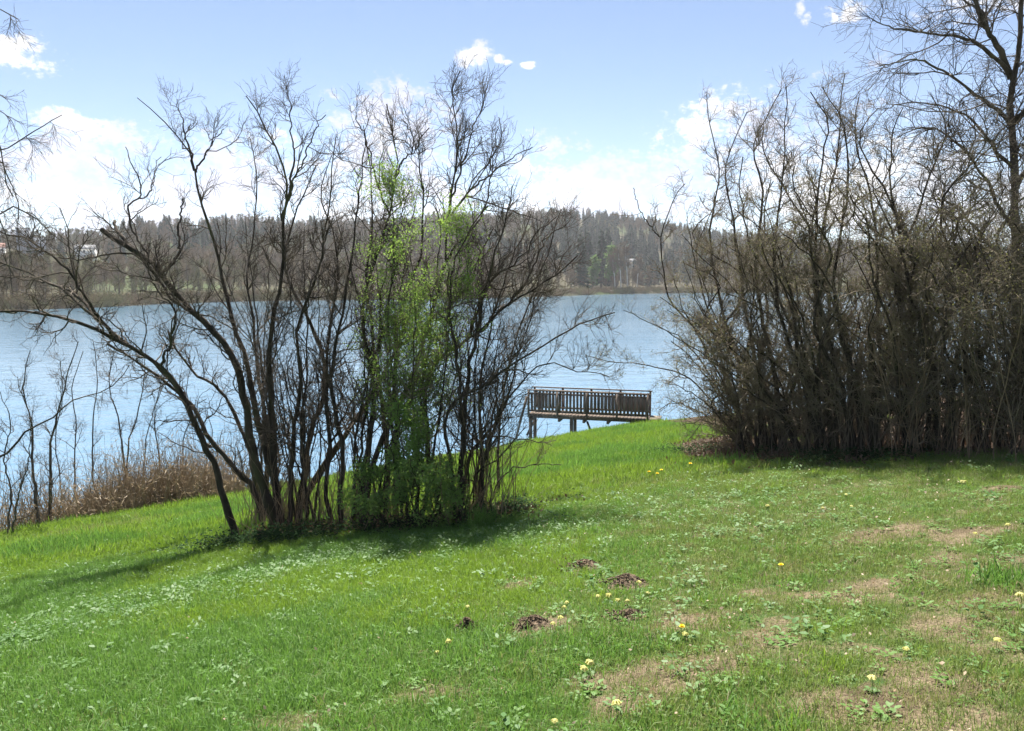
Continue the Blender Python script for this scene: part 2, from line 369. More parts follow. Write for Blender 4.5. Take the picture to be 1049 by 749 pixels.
def dryness(x, y):
    v = np.zeros(np.shape(x))
    for (cx, cy, rx, ry) in BARE:
        q = ((x - cx) / rx) ** 2 + ((y - cy) / ry) ** 2
        v = np.maximum(v, np.exp(-q * 1.5))
    base = sstep(-1.5, 2.5, x + .0 * y) * (1 - sstep(8, 15, y)) * .32
    base = base + .12 * (1 - sstep(3.5, 7, y))
    n = vnoise(x, y, 1.3, 3)
    return np.clip(v * np.clip(.1 + 1.5 * vnoise(x, y, 3.1, 3), 0, 1.1) + base * (2.6 * np.clip(vnoise(x, y, 3.6, 3) - .12, 0, 1)), 0, 1)
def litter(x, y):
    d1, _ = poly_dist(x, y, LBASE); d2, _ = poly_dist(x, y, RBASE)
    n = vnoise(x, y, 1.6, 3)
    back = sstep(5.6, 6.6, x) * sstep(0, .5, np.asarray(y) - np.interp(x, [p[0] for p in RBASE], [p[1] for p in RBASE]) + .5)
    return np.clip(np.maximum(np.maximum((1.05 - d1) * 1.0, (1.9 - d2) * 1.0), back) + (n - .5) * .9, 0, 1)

def build_ground():
    xs = np.unique(np.round(np.concatenate([np.linspace(-260, -40, 23), np.linspace(-40, -12, 57), np.arange(-12, 14, .13), np.linspace(14, 40, 53), np.linspace(40, 280, 25)]), 3))
    ys = np.unique(np.round(np.concatenate([np.linspace(-140, -12, 14), np.linspace(-12, 2, 29), np.arange(2, 17, .12), np.arange(17, 42, .25), np.linspace(42, 62, 12)]), 3))
    X, Y = np.meshgrid(xs, ys, indexing='ij'); Z = H(X, Y)
    nx, ny = X.shape; i = np.arange(nx - 1)[:, None] * ny + np.arange(ny - 1)[None]
    Q = np.stack([i, i + ny, i + ny + 1, i + 1], -1)
    me = mesh_data('ground', np.stack([X, Y, Z], -1), Q, M['ground'])
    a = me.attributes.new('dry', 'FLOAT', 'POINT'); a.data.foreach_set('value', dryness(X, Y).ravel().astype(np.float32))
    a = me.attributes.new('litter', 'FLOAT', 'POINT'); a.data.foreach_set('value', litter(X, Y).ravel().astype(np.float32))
    return tag(add_obj('ground', me), kind='structure')
build_ground()

# ------------------------------------------------------------------ lake and far shore
xs = np.linspace(-1300, 1300, 40); ys = np.concatenate([np.linspace(-200, 100, 16), np.linspace(120, 900, 20)])
X, Y = np.meshgrid(xs, ys, indexing='ij'); ny = X.shape[1]; i = np.arange(X.shape[0] - 1)[:, None] * ny + np.arange(ny - 1)[None]
tag(add_obj('lake_water', mesh_data('lake_water', np.stack([X, Y, np.full(X.shape, WZ)], -1), np.stack([i, i + ny, i + ny + 1, i + 1], -1), M['water'])), kind='structure')

def px_az(px): return math.atan((px - CX) / F / math.cos(PITCH))
_spx = [-600, -200, 0, 100, 180, 260, 380, 476, 560, 620, 700, 740, 1000, 1500]
_spy = [330, 324, 318.5, 315, 311, 308.5, 307, 306, 304, 301.5, 300.3, 300, 299.5, 299.5]
_saz = [px_az(p) for p in _spx]; _sd = [(CAMZ - WZ) / ((p - 285.0) / F) / math.cos(a) for p, a in zip(_spy, _saz)]
def shore_d(az): return np.interp(az, _saz, _sd)
_rpx = [-600, -200, 0, 60, 110, 150, 220, 300, 420, 500, 570, 640, 700, 745, 850, 1049, 1500]
_rpy = [240, 240, 243, 245, 242, 231, 229, 229, 227, 222, 218.5, 221, 232, 242, 250, 255, 258]
_raz = [px_az(p) for p in _rpx]
def HF(az, d):
    s = d - shore_d(az); RD = 430.0
    dr = shore_d(az) + RD
    rz = (285 - np.interp(az, _raz, _rpy)) / F * dr * np.cos(az) + CAMZ - 9.5 - WZ
    low = 1.3 * (1 - np.exp(-np.maximum(s, 0) / 4)) + np.maximum(s, 0) * .012
    z = WZ + low + (rz - 6) * sstep(35, RD, s) * (1 - .5 * sstep(RD, RD + 700, s))
    z = z + (vnoise(az * 40, d * .02, 1.0, 3) - .5) * 9 * sstep(40, 220, s)
    return np.where(s < 0, WZ + s * .12, z)
azs = np.linspace(-1.15, 1.15, 260); ts = np.concatenate([np.linspace(-12, 40, 27), np.linspace(46, 500, 70), np.linspace(540, 1700, 24)])
A, T = np.meshgrid(azs, ts, indexing='ij'); Dd = shore_d(A) + T; Z = HF(A, Dd)
ny = A.shape[1]; i = np.arange(A.shape[0] - 1)[:, None] * ny + np.arange(ny - 1)[None]
tag(add_obj('far_hills', mesh_data('far_hills', np.stack([Dd * np.sin(A), Dd * np.cos(A), Z], -1), np.stack([i, i + ny, i + ny + 1, i + 1], -1), M['hill'])), kind='structure')
def far_pt(px, s):
    a = px_az(px); d = float(shore_d(a)) + s
    return np.array([d * math.sin(a), d * math.cos(a), float(HF(np.array([a]), np.array([d]))[0])])

# haze over the lake
hz = Geo(); hz.box((0, 850, 75), (2700, 2500, 172))
hm = new_mat('haze_air'); b = NB(hm)
pv = b.n('ShaderNodeVolumePrincipled', {'Color': (0.90, 0.93, 1.0), 'Density': 0.0002, 'Anisotropy': 0.2})
b.n('ShaderNodeOutputMaterial', {'Volume': pv.outputs[0]})
tag(add_obj('haze', hz.mesh('haze', hm, False)), kind='stuff')

# ------------------------------------------------------------------ growing branches
def grow(P, R, counts, trng, length, ang, up, wig, m, rmax, rng, lenvar=.5, taper=.5, tfall=.86, tend=.4):
    N, n, _ = P.shape
    idx = np.repeat(np.arange(N), counts); K = len(idx)
    t = rng.uniform(trng[0], trng[1], K); f = t * (n - 1) - 1e-6; i0 = np.clip(np.floor(f).astype(int), 0, n - 2); w = (f - i0)[:, None]
    pos = P[idx, i0] * (1 - w) + P[idx, i0 + 1] * w
    d0 = norm(P[idx, i0 + 1] - P[idx, i0]); pr = R[idx, i0] * (1 - w[:, 0]) + R[idx, i0 + 1] * w[:, 0]
    a = np.abs(rng.normal(ang, .22, K))[:, None]
    q = rng.normal(size=(K, 3)); q = norm(q - (q * d0).sum(1, keepdims=True) * d0)
    d = np.cos(a) * d0 + np.sin(a) * q
    L = length * rng.uniform(1 - lenvar, 1 + lenvar, K) * (1 - tfall * t)
    out = np.empty((K, m, 3)); out[:, 0] = pos
    for j in range(1, m):
        d = norm(d + wig * rng.normal(size=(K, 3)) + np.array([0, 0, up]))
        out[:, j] = out[:, j - 1] + d * (L / (m - 1))[:, None]
    r0 = np.minimum(pr * .72, rmax)
    return out, r0[:, None] * np.linspace(1, tend, m)[None]

def catmull(pts, n):
    p = np.asarray(pts, float)
    if len(p) == 2: return p[0] + (p[1] - p[0]) * np.linspace(0, 1, n)[:, None]
    p = np.vstack([2 * p[0] - p[1], p, 2 * p[-1] - p[-2]])
    seg = np.linalg.norm(np.diff(p[1:-1], axis=0), axis=1); c = np.concatenate([[0], np.cumsum(seg)])
    u = np.linspace(0, c[-1], n); k = np.clip(np.searchsorted(c, u, side='right') - 1, 0, len(seg) - 1); t = ((u - c[k]) / seg[k])[:, None]
    a, b_, c_, d = p[k], p[k + 1], p[k + 2], p[k + 3]
    return .5 * (2 * b_ + (c_ - a) * t + (2 * a - 5 * b_ + 4 * c_ - d) * t ** 2 + (3 * b_ - a - 3 * c_ + d) * t ** 3)

NP = 26
def trace_stem(px, r_base, r_tip, rng, Y0=None, lean=0.0, start=None, knob=.018, bow=0.0):
    """a stem whose course is known from the photograph, at its own distance; its depth wanders as it rises"""
    if start is not None: Y0 = start[1]
    base = None
    if Y0 is None:
        base = gpt(*px[0])
        for _ in range(60):
            if base[0] > 3 or float(shore_out(base[:1], base[1:2])[0]) < .35: break
            base = on_ground(base[0] * (1 - .12 / base[1]), base[1] - .12)
        Y0 = base[1]
    q = np.asarray(px, float); s = np.concatenate([[0], np.cumsum(np.linalg.norm(np.diff(q, axis=0), axis=1))]); s /= s[-1]
    P = np.array([at(a, b_, Y0 + lean * u + bow * math.sin(u * math.pi)) for (a, b_), u in zip(px, s)])
    if base is not None: P[0] = base - np.array([0, 0, .08])
    if start is not None: P[0] = start
    C = catmull(P, NP)
    w = np.cumsum(rng.normal(size=(NP, 3)), 0); w -= np.linspace(0, 1, NP)[:, None] * w[-1]
    C = C + w * knob * .55 + rng.normal(size=(NP, 3)) * knob * .35 * (np.arange(NP) > 0)[:, None]
    k = Y0 / F * .68
    R = np.linspace(0, 1, NP); R = (r_base * (1 - R) ** 1.25 + r_tip * (1 - (1 - R) ** 1.25)) * k
    R[0] *= 1.25; R = R * (1 + .07 * rng.normal(size=NP))
    return C, R

def poles(rng, n, bx, by, spread, top, r0=(1.2, 2.4), pd=.5, spr=42):
    out = []
    for _ in range(n):
        x = bx + rng.normal(0, spread); y = by + rng.normal(0, 3); ty = rng.uniform(*top); dx = rng.normal(0, spr)
        out.append(dict(px=[(x, y), (x + dx * .2 + rng.normal(0, 3), y - (y - ty) * .35), (x + dx * .55 + rng.normal(0, 5), y - (y - ty) * .7), (x + dx, ty)], r0=rng.uniform(*r0), r1=.5, dens=pd))
    return out
def nearest_on(C, px):
    d = norm(C - CAM); r = norm(ray(*px)); return int(np.argmax(d @ r))

def woody(name, label, cat, stems, rng, group=None, lv=((10, .30, 1.0, 1.3), (6, .15, 1.0, .62), (5, .1, 1.0, .27)), up=.10, wig=.26, ang=.8, twig_mat='twig', bark='bark',
          twig_r=.0036, leaf=None, bud=None, shoots=0, shoot_h=1.4, shoot_mat='twig_tan', stem_sides=8, tf=.82, thin=1.0, part='stem'):
    """stems: list of dicts px, r0, r1, lean, fork (index of the parent stem) -> one thing: stems, branches, twigs, leaves"""
    built = []
    for s in stems:
        st = None
        if 'fork' in s:
            C = built[s['fork']][0]; i = nearest_on(C, s['px'][0]); st = C[i]
        if 'C' in s: built.append((s['C'], s['R']))
        else: built.append(trace_stem(s['px'], s.get('r0', 4) * thin, s.get('r1', 1), rng, lean=s.get('lean', rng.uniform(-1, 1)), start=st, Y0=s.get('Y'), knob=s.get('knob', .026), bow=s.get('bow', 0)))
    org = built[0][0][0].copy(); org[2] += .05
    root = empty(name, org); tag(root, label, cat, group)
    parts = []
    for s, (C, R) in zip(stems, built):
        g = Geo(); g.tubes(C, R, stem_sides)
        fork = 'fork' in s
        o = add_obj('branch' if fork else part, g.mesh('branch' if fork else part, M[bark], True, org), root)
        parts.append(o)
        if fork and 'fork' not in stems[s['fork']]: o.parent = parts[s['fork']]
    P = np.stack([c for c, _ in built]); R = np.stack([r for _, r in built])
    g = Geo(); lvl = (P, R); tips = []
    for li, (cnt, t0, t1, L) in enumerate(lv):
        c = cnt
        if li == 0:
            def plen(q): q = np.asarray(q, float); return float(np.linalg.norm(np.diff(q, axis=0), axis=1).sum())
            c = np.array([max(2, int(cnt * s.get('dens', 1.0) * min(1.3, max(.28, plen(s['px']) / 300)))) for s in stems])
        m = (8, 6, 4, 4)[li]; sides = (5, 4, 3, 3)[li]
        lvl = grow(lvl[0], lvl[1], c, (t0, t1), L, ang, up, wig * (1 + .25 * li), m, (.0125, .0058, twig_r, twig_r * .8)[li], rng, tfall=tf if li == 0 else .5, tend=(.4, .45, .55, .6)[li])
        lvl = (lvl[0], np.maximum(lvl[1], twig_r * .55))
        g.tubes(lvl[0], lvl[1], sides); tips.append(lvl)
    if shoots:
        b0 = np.stack([built[k][0][1] for k in range(len(stems)) if 'fork' not in stems[k]])
        k = rng.integers(0, len(b0), shoots); p0 = b0[k] + rng.normal(size=(shoots, 3)) * [.3, .3, 0]
        p0[:, 2] = H(p0[:, 0], p0[:, 1]) - .03
        out = np.empty((shoots, 8, 3)); out[:, 0] = p0; d = norm(rng.normal(size=(shoots, 3)) * [.22, .22, .1] + [0, 0, 1]); hh = shoot_h * rng.uniform(.3, 1.2, shoots)
        for j in range(1, 8): d = norm(d + rng.normal(size=(shoots, 3)) * .09); out[:, j] = out[:, j - 1] + d * (hh / 7)[:, None]
        gs = Geo(); gs.tubes(out, np.linspace(.006, .0025, 8)[None] * rng.uniform(.6, 1.3, (shoots, 1)), 4)
        so = add_obj('basal_shoots', gs.mesh('basal_shoots', M[shoot_mat], True, org), root); so['kind'] = 'stuff'
    tw = add_obj('twigs', g.mesh('twigs', M[twig_mat], True, org), root); tw['kind'] = 'stuff'
    if leaf:
        mat, n, size, zlo, zhi = leaf
        allp = np.concatenate([t[0].reshape(-1, 3) for t in tips[1:]])
        zz = allp[:, 2] - org[2]; ok = (zz > zlo) & (zz < zhi); allp = allp[ok]
        pick = allp[rng.integers(0, len(allp), n)] + rng.normal(size=(n, 3)) * .05
        gl = Geo(); gl.leaves(pick, size, rng)
        lo = add_obj('leaves', gl.mesh('leaves', M[mat], False, org), root); lo['kind'] = 'stuff'
    return root, built, tips

# ------------------------------------------------------------------ left thicket on the meadow (traced from the photograph)
r = np.random.default_rng(21)
LV = ((17, .20, .97, 1.15), (7, .12, .97, .52), (4, .1, .97, .20))
woody('leaning_tree', 'thin dark trunk leaning left apart from the clumps, long boughs arching over the reeds', 'tree', [
    dict(px=[(242, 551), (230, 512), (216, 472), (204, 450), (180, 398), (160, 374), (120, 350), (80, 332), (40, 322), (0, 318), (-60, 326)], r0=6, r1=1.2, lean=-1.6, dens=.9),
    dict(px=[(204, 450), (188, 408), (165, 378), (136, 356), (108, 332), (85, 312), (69, 299), (40, 283), (21, 275), (-25, 262)], r0=4, r1=1, lean=1.1, fork=0, dens=.9),
    dict(px=[(108, 332), (80, 305), (55, 292), (25, 286), (-20, 282)], r0=2.6, r1=.8, lean=1.4, fork=1),
    dict(px=[(120, 350), (95, 318), (70, 282), (35, 250), (0, 238), (-20, 236)], r0=2.5, r1=.8, lean=-1.4, fork=0),
    dict(px=[(160, 374), (172, 350), (178, 320), (160, 300), (150, 270)], r0=2.5, r1=.8, fork=0),
], r, lv=LV, up=.05)
woody('bare_shrub', 'largest bare shrub with many dark stems and tan shoots at its foot', 'shrub', [
    dict(px=[(270, 538), (255, 502), (236, 480), (214, 452), (196, 418), (168, 392), (140, 372), (110, 352)], r0=5.5, r1=1.5, lean=-.6),
    dict(px=[(284, 542), (264, 468), (252, 420), (244, 380), (228, 352), (200, 322), (177, 293), (157, 267), (143, 257), (117, 243), (104, 234)], r0=7, r1=3.6, lean=-.3, dens=1.0),
    dict(px=[(276, 532), (268, 516), (252, 456), (240, 428), (224, 400), (200, 382), (185, 366), (172, 340)], r0=5, r1=1.4, lean=.5),
    dict(px=[(288, 540), (275, 470), (262, 420), (255, 380), (240, 330), (228, 290), (222, 262), (214, 240), (203, 205), (198, 173), (188, 150), (165, 122), (140, 100)], r0=6, r1=.6, lean=.4, dens=.75),
    dict(px=[(284, 540), (284, 508), (280, 420), (278, 340), (284, 300), (288, 262), (291, 222), (295, 186), (288, 161), (270, 125), (252, 96)], r0=6.5, r1=.7, lean=-.5, dens=1.0),
    dict(px=[(290, 528), (270, 430), (262, 340), (252, 290), (258, 240), (262, 190), (255, 140)], r0=4, r1=.6, lean=.8, dens=1.2),
    dict(px=[(302, 534), (308, 500), (316, 448), (328, 412), (328, 368), (316, 332), (300, 300), (292, 260), (305, 215), (325, 170)], r0=5.5, r1=.8, lean=.2, dens=1.2),
    dict(px=[(304, 530), (320, 496), (348, 452), (372, 420), (392, 388), (412, 344), (425, 300), (440, 270)], r0=6, r1=1.2, lean=-.8),
    dict(px=[(294, 540), (296, 470), (305, 400), (300, 340), (318, 290), (330, 240), (338, 190), (345, 140)], r0=4.5, r1=.7, lean=-.7, dens=1.2),
    dict(px=[(198, 173), (190, 140), (180, 102)], r0=1.8, r1=.6, fork=3, lean=.2),
    dict(px=[(200, 180), (215, 155), (230, 133)], r0=1.6, r1=.6, fork=3, lean=-.2),
    dict(px=[(291, 222), (296, 180), (298, 132), (295, 95)], r0=2.2, r1=.6, fork=4, lean=.4),
    dict(px=[(293, 205), (310, 165), (318, 140), (333, 118)], r0=1.8, r1=.6, fork=4, lean=-.4),
    dict(px=[(157, 267), (140, 245), (133, 212), (143, 203), (137, 180), (128, 150)], r0=2, r1=.6, fork=1, lean=.2, dens=.6),
    dict(px=[(143, 205), (157, 197), (163, 175), (165, 160)], r0=1.2, r1=.5, fork=13, dens=.4),
    dict(px=[(170, 282), (182, 262), (180, 230), (187, 203)], r0=2.6, r1=1.0, fork=1, dens=.6),
    dict(px=[(140, 256), (128, 246), (120, 236), (117, 226)], r0=3.4, r1=2.2, fork=1, dens=.3, knob=.01),
    dict(px=[(200, 322), (175, 300), (140, 262), (95, 262), (60, 264)], r0=2.2, r1=.8, fork=1, lean=-.5),
] + poles(r, 14, 296, 536, 20, (190, 400), (1.2, 3.0), .7, 60), r, lv=LV, ang=.68, up=.12, shoots=260, shoot_h=1.5)
woody('bare_shrub', 'upright bare shrub in the middle of the left thicket, tall crown beside green leaves', 'shrub', [
    dict(px=[(352, 538), (350, 500), (354, 460), (346, 400), (352, 332), (360, 290), (365, 240), (370, 190), (375, 150)], r0=5, r1=.8, lean=.3),
    dict(px=[(364, 534), (372, 472), (380, 400), (372, 336), (376, 290), (400, 215), (407, 168), (396, 107)], r0=5, r1=.7, lean=-.3, dens=1.3),
    dict(px=[(398, 524), (396, 444), (388, 380), (384, 332), (378, 280), (385, 230), (380, 170), (372, 130)], r0=5, r1=.7, lean=.5, dens=1.2),
    dict(px=[(404, 526), (406, 420), (408, 360), (415, 310), (430, 260), (436, 200), (430, 150), (440, 130)], r0=5.5, r1=.7, lean=-.6, dens=1.2),
    dict(px=[(372, 538), (378, 480), (400, 430), (424, 380), (440, 330), (452, 280), (458, 215), (465, 160), (465, 132), (462, 95), (472, 73)], r0=5, r1=.7, lean=.3, dens=1.5),
    dict(px=[(342, 536), (338, 500), (342, 450), (336, 390), (342, 330), (350, 285), (345, 240), (330, 200), (340, 160)], r0=4, r1=.7, lean=.6),
    dict(px=[(408, 360), (440, 324), (470, 300), (492, 265), (505, 235)], r0=3.6, r1=.8, fork=3),
    dict(px=[(458, 215), (480, 150), (490, 115), (501, 87)], r0=2, r1=.6, fork=4, lean=.3),
    dict(px=[(458, 220), (490, 185), (520, 162), (545, 150)], r0=2, r1=.6, fork=4, lean=-.3),
    dict(px=[(452, 270), (485, 225), (500, 180), (510, 130)], r0=2, r1=.6, fork=4, lean=.5),
    dict(px=[(400, 215), (385, 170), (372, 130), (365, 118)], r0=1.8, r1=.6, fork=1, lean=.3),
    dict(px=[(404, 180), (420, 150), (412, 122)], r0=1.6, r1=.6, fork=1, lean=-.2),
] + poles(r, 12, 372, 534, 24, (190, 400), (1.2, 2.8), .7, 50), r, lv=LV, ang=.68, up=.12, shoots=140)
woody('bare_shrub', 'slim bare shrub on the jetty side of the left thicket, boughs reaching right', 'shrub', [
    dict(px=[(472, 533), (474, 480), (476, 440), (480, 388), (490, 340), (500, 290), (515, 240), (525, 190)], r0=5.5, r1=.8, lean=.3),
    dict(px=[(470, 531), (462, 470), (456, 430), (470, 408), (496, 394), (520, 376), (560, 352), (598, 332), (630, 320)], r0=3.5, r1=.8, lean=-.8),
    dict(px=[(452, 528), (440, 470), (436, 430), (442, 380), (480, 348), (520, 312), (550, 295), (575, 280), (592, 262)], r0=5, r1=1, lean=-.3, dens=1.4),
    dict(px=[(478, 530), (480, 472), (496, 448), (516, 420), (530, 380), (538, 340), (550, 300)], r0=3.5, r1=.7, lean=.7),
    dict(px=[(494, 522), (492, 400), (500, 340), (520, 280), (545, 220)], r0=3, r1=.7, lean=.4),
    dict(px=[(508, 506), (512, 440), (532, 340), (560, 270), (575, 215)], r0=2.6, r1=.6, lean=.4),
    dict(px=[(486, 526), (500, 450), (540, 385), (565, 370), (600, 380), (625, 385)], r0=2.4, r1=.6, lean=-1.2, dens=.8),
    dict(px=[(502, 518), (520, 485), (548, 478), (575, 476)], r0=1.4, r1=.5, lean=-.6, dens=.5),
    dict(px=[(480, 348), (500, 300), (530, 270), (548, 240), (570, 222)], r0=2.6, r1=.7, fork=2, dens=1.2),
    dict(px=[(520, 312), (545, 280), (560, 245), (585, 225)], r0=2.2, r1=.7, fork=2, dens=1.2),
    dict(px=[(476, 440), (468, 380), (462, 320), (470, 260), (500, 210)], r0=3, r1=.7, fork=0),
] + poles(r, 12, 482, 526, 16, (230, 420), (1.0, 2.4), .7, 50), r, lv=LV, ang=.68, up=.12, shoots=140, shoot_h=1.8)
woody('leafy_shrub', 'tall shrub in yellow green spring leaf among the bare stems', 'shrub', [
    dict(px=[(424, 532), (430, 460), (432, 400), (440, 330), (446, 270), (452, 226)], r0=3, r1=.6, lean=-.6),
    dict(px=[(418, 532), (412, 460), (405, 390), (400, 320), (402, 250), (398, 185)], r0=2.6, r1=.5, lean=-.5),
    dict(px=[(430, 532), (445, 450), (455, 380), (462, 320), (470, 260), (468, 235)], r0=2.6, r1=.5, lean=-.8),
    dict(px=[(414, 532), (404, 450), (396, 380), (388, 330), (386, 290), (384, 262)], r0=2.4, r1=.5, lean=-.4),
    dict(px=[(426, 534), (424, 460), (420, 390), (424, 320), (420, 260)], r0=2.4, r1=.5, lean=-1.0),
], r, lv=((18, .2, 1.0, 1.15), (7, .15, 1.0, .5), (3, .1, 1.0, .22)), up=.14, twig_mat='twig_olive', leaf=('leaf_spring', 27000, .032, .3, 6.0))
woody('leafy_shrub', 'low bushy shrub in fresh mid green leaf at the foot of the bare stems', 'shrub', [
    dict(px=[(420, 536), (415, 510), (405, 480), (395, 455)], r0=1.6, r1=.5, lean=-.3),
    dict(px=[(432, 536), (436, 505), (430, 470), (438, 440)], r0=1.6, r1=.5, lean=-.5),
    dict(px=[(440, 536), (450, 510), (458, 485), (462, 460)], r0=1.6, r1=.5, lean=-.4),
    dict(px=[(410, 538), (398, 520), (388, 500), (380, 480)], r0=1.6, r1=.5, lean=-.2),
    dict(px=[(428, 538), (422, 500), (414, 450), (408, 415)], r0=1.6, r1=.5, lean=-.6),
    dict(px=[(446, 537), (458, 520), (470, 505), (478, 490)], r0=1.4, r1=.5, lean=-.8), dict(px=[(424, 540), (418, 520), (428, 500), (420, 470)], r0=1.4, r1=.5, lean=-1.0), dict(px=[(404, 541), (388, 528), (372, 518), (362, 508)], r0=1.2, r1=.5, lean=-.5), dict(px=[(436, 539), (446, 522), (452, 500), (448, 474)], r0=1.4, r1=.5, lean=-1.1),
], r, lv=((14, .1, 1.0, .55), (7, .15, 1.0, .3), (4, .1, 1.0, .14)), up=.02, leaf=('leaf_low', 9000, .050, -.2, 2.0))

# ------------------------------------------------------------------ right thicket
r = np.random.default_rng(33)
def fan(bx, by, tx, ty, r0=4, r1=.7, **k):
    bx = bx + r.normal(0, 8); dx = tx - bx; c = r.normal(0, 17, 4)
    px = [(bx, by), (bx + dx * .10 + c[0] * .5, by - (by - ty) * .22), (bx + dx * .32 + c[1], by - (by - ty) * .45), (bx + dx * .6 + c[2], by - (by - ty) * .7), (bx + dx * .86 + c[3], by - (by - ty) * .9), (tx, ty)]
    return dict(px=px, r0=r0, r1=r1, **k)
RLV = ((22, .08, 1.0, 1.15), (6, .1, 1.0, .46), (4, .1, 1.0, .19))
BUD = ('bud', 8000, .026, .2, 4.6)
woody('thicket_shrub', 'outermost shrub of the right thicket, thin stems arching out over the jetty end', 'shrub', [
    dict(px=[(764, 455), (760, 424), (737, 367), (715, 340), (699, 322), (686, 300), (678, 247), (691, 203), (702, 188)], r0=3.5, r1=.6, lean=.3, dens=.7),
    dict(px=[(678, 247), (656, 222), (649, 193)], r0=1.4, r1=.5, fork=0, dens=.4),
    dict(px=[(758, 456), (735, 425), (712, 395), (690, 380), (650, 372), (600, 365)], r0=2.4, r1=.5, lean=.4, dens=1.0),
    dict(px=[(770, 458), (750, 400), (735, 350), (722, 300), (715, 250), (735, 205)], r0=3.5, r1=.6, lean=.5),
    dict(px=[(752, 455), (728, 430), (712, 420), (692, 412), (676, 420)], r0=2, r1=.5, lean=-.4),
    dict(px=[(766, 458), (742, 410), (715, 370), (695, 345), (676, 335)], r0=3, r1=.6, lean=.2),
    dict(px=[(774, 460), (748, 425), (725, 385), (700, 360), (688, 350)], r0=3, r1=.6, lean=-.3),
    dict(px=[(778, 461), (750, 410), (720, 350), (698, 310), (690, 285)], r0=3, r1=.6, lean=-.6), dict(px=[(760, 457), (738, 438), (715, 432), (698, 436)], r0=1.8, r1=.5, lean=-.9),
    dict(px=[(772, 459), (745, 430), (718, 405), (695, 395), (682, 392)], r0=2.2, r1=.5, lean=-.9), dict(px=[(782, 461), (760, 400), (735, 330), (712, 270), (706, 235)], r0=3, r1=.6, lean=-.2),
    dict(px=[(768, 458), (750, 436), (728, 422), (712, 440), (704, 452)], r0=1.6, r1=.5, lean=-1.2), dict(px=[(776, 460), (752, 420), (728, 372), (706, 332), (684, 318)], r0=2.4, r1=.5, lean=.9),
], r, thin=.75, tf=.6, lv=((24, .06, 1.0, 1.0), (7, .1, 1.0, .45), (5, .1, 1.0, .18)), up=.05, twig_mat='twig_olive', leaf=('bud', 9500, .027, .2, 3.8))
woody('thicket_shrub', 'shrub near the left of the right thicket with one thin tall top twig', 'shrub', [
    dict(px=[(790, 460), (765, 400), (745, 350), (730, 290), (722, 240), (735, 180), (728, 140), (724, 97)], r0=4, r1=.5, lean=.3),
    dict(px=[(796, 462), (785, 400), (770, 340), (760, 280), (750, 220), (744, 170), (765, 115)], r0=4, r1=.6, lean=.6),
    dict(px=[(802, 463), (795, 400), (780, 330), (775, 260), (780, 200), (770, 150), (800, 92)], r0=4.5, r1=.6, lean=.2),
    fan(786, 462, 712, 300, 3.5, lean=-.5), fan(806, 464, 725, 220, 3.5, lean=.9), fan(812, 464, 735, 330, 3, lean=-.9), fan(800, 464, 742, 250, 3.5, lean=-.7), fan(792, 463, 700, 270, 3, lean=.2), fan(782, 460, 720, 390, 3, lean=-.3)
] + poles(r, 10, 795, 463, 22, (200, 360), (1.2, 2.6), 1.0, 75), r, lv=((24, .06, 1.0, 1.0), (7, .1, 1.0, .45), (5, .1, 1.0, .18)), shoots=110, shoot_h=2.0, shoot_mat='twig_olive', up=.07, twig_mat='twig_olive', leaf=BUD)
woody('thicket_shrub', 'dark upright shrub of the right thicket with a leaning pale stem at its foot', 'shrub', [
    dict(px=[(843, 466), (834, 440), (824, 410), (818, 380), (800, 330), (790, 260), (800, 190), (806, 90)], r0=4.5, r1=.6, lean=.2),
    dict(px=[(850, 466), (845, 400), (835, 300), (845, 230), (855, 180), (860, 130), (866, 75)], r0=5.5, r1=.6, lean=.5, dens=1.2),
    fan(836, 466, 782, 130, 4.5, lean=.7), fan(826, 466, 760, 160, 4, lean=.2), fan(856, 466, 830, 95, 4.5, lean=-.4), fan(820, 465, 745, 300, 4, lean=-.5), fan(846, 466, 752, 215, 4, lean=-.2), fan(858, 466, 780, 250, 4, lean=-.9), fan(846, 466, 815, 200, 4, lean=-.7)
] + poles(r, 10, 838, 463, 22, (200, 360), (1.2, 2.6), 1.0, 75), r, lv=RLV, shoots=110, shoot_h=2.0, shoot_mat='twig_olive', up=.08, twig_mat='twig_olive', leaf=BUD)
woody('thicket_shrub', 'densest shrub in the middle of the right thicket, a light green spray on one stem', 'shrub', [
    fan(880, 467, 842, 90, 5, lean=.3, dens=1.2), fan(890, 467, 880, 100, 5, lean=.8, dens=1.2), fan(900, 467, 925, 110, 5, lean=.2, dens=1.2), fan(872, 467, 812, 170, 4, lean=-.5),
    fan(896, 467, 905, 190, 4, lean=-.6), fan(906, 467, 950, 170, 4.5, lean=-.3), fan(884, 467, 802, 240, 4, lean=-.8), fan(898, 467, 830, 180, 4.5, lean=.2), fan(892, 467, 900, 300, 3, lean=-.9)
] + poles(r, 10, 888, 463, 22, (200, 360), (1.2, 2.6), 1.0, 75), r, lv=RLV, shoots=110, shoot_h=2.0, shoot_mat='twig_olive', up=.08, twig_mat='twig_olive', leaf=BUD)
woody('thicket_shrub', 'shrub of the right thicket with crossing stems just left of the big trunk', 'shrub', [
    fan(940, 464, 900, 110, 5, lean=.4), fan(950, 464, 955, 95, 5, lean=.8), fan(960, 464, 1000, 110, 5, lean=.1), fan(934, 464, 880, 200, 4, lean=-.4),
    fan(956, 464, 985, 200, 4.5, lean=-.6), fan(966, 464, 1030, 190, 4, lean=-.3), fan(946, 464, 870, 200, 4, lean=-.8), fan(962, 464, 905, 160, 4.5, lean=.4), fan(970, 463, 1010, 290, 3.5, lean=-.8)
] + poles(r, 10, 950, 463, 22, (200, 360), (1.2, 2.6), 1.0, 75), r, lv=RLV, shoots=90, shoot_h=2.3, shoot_mat='twig_tan', up=.08, twig_mat='twig_olive', leaf=BUD)
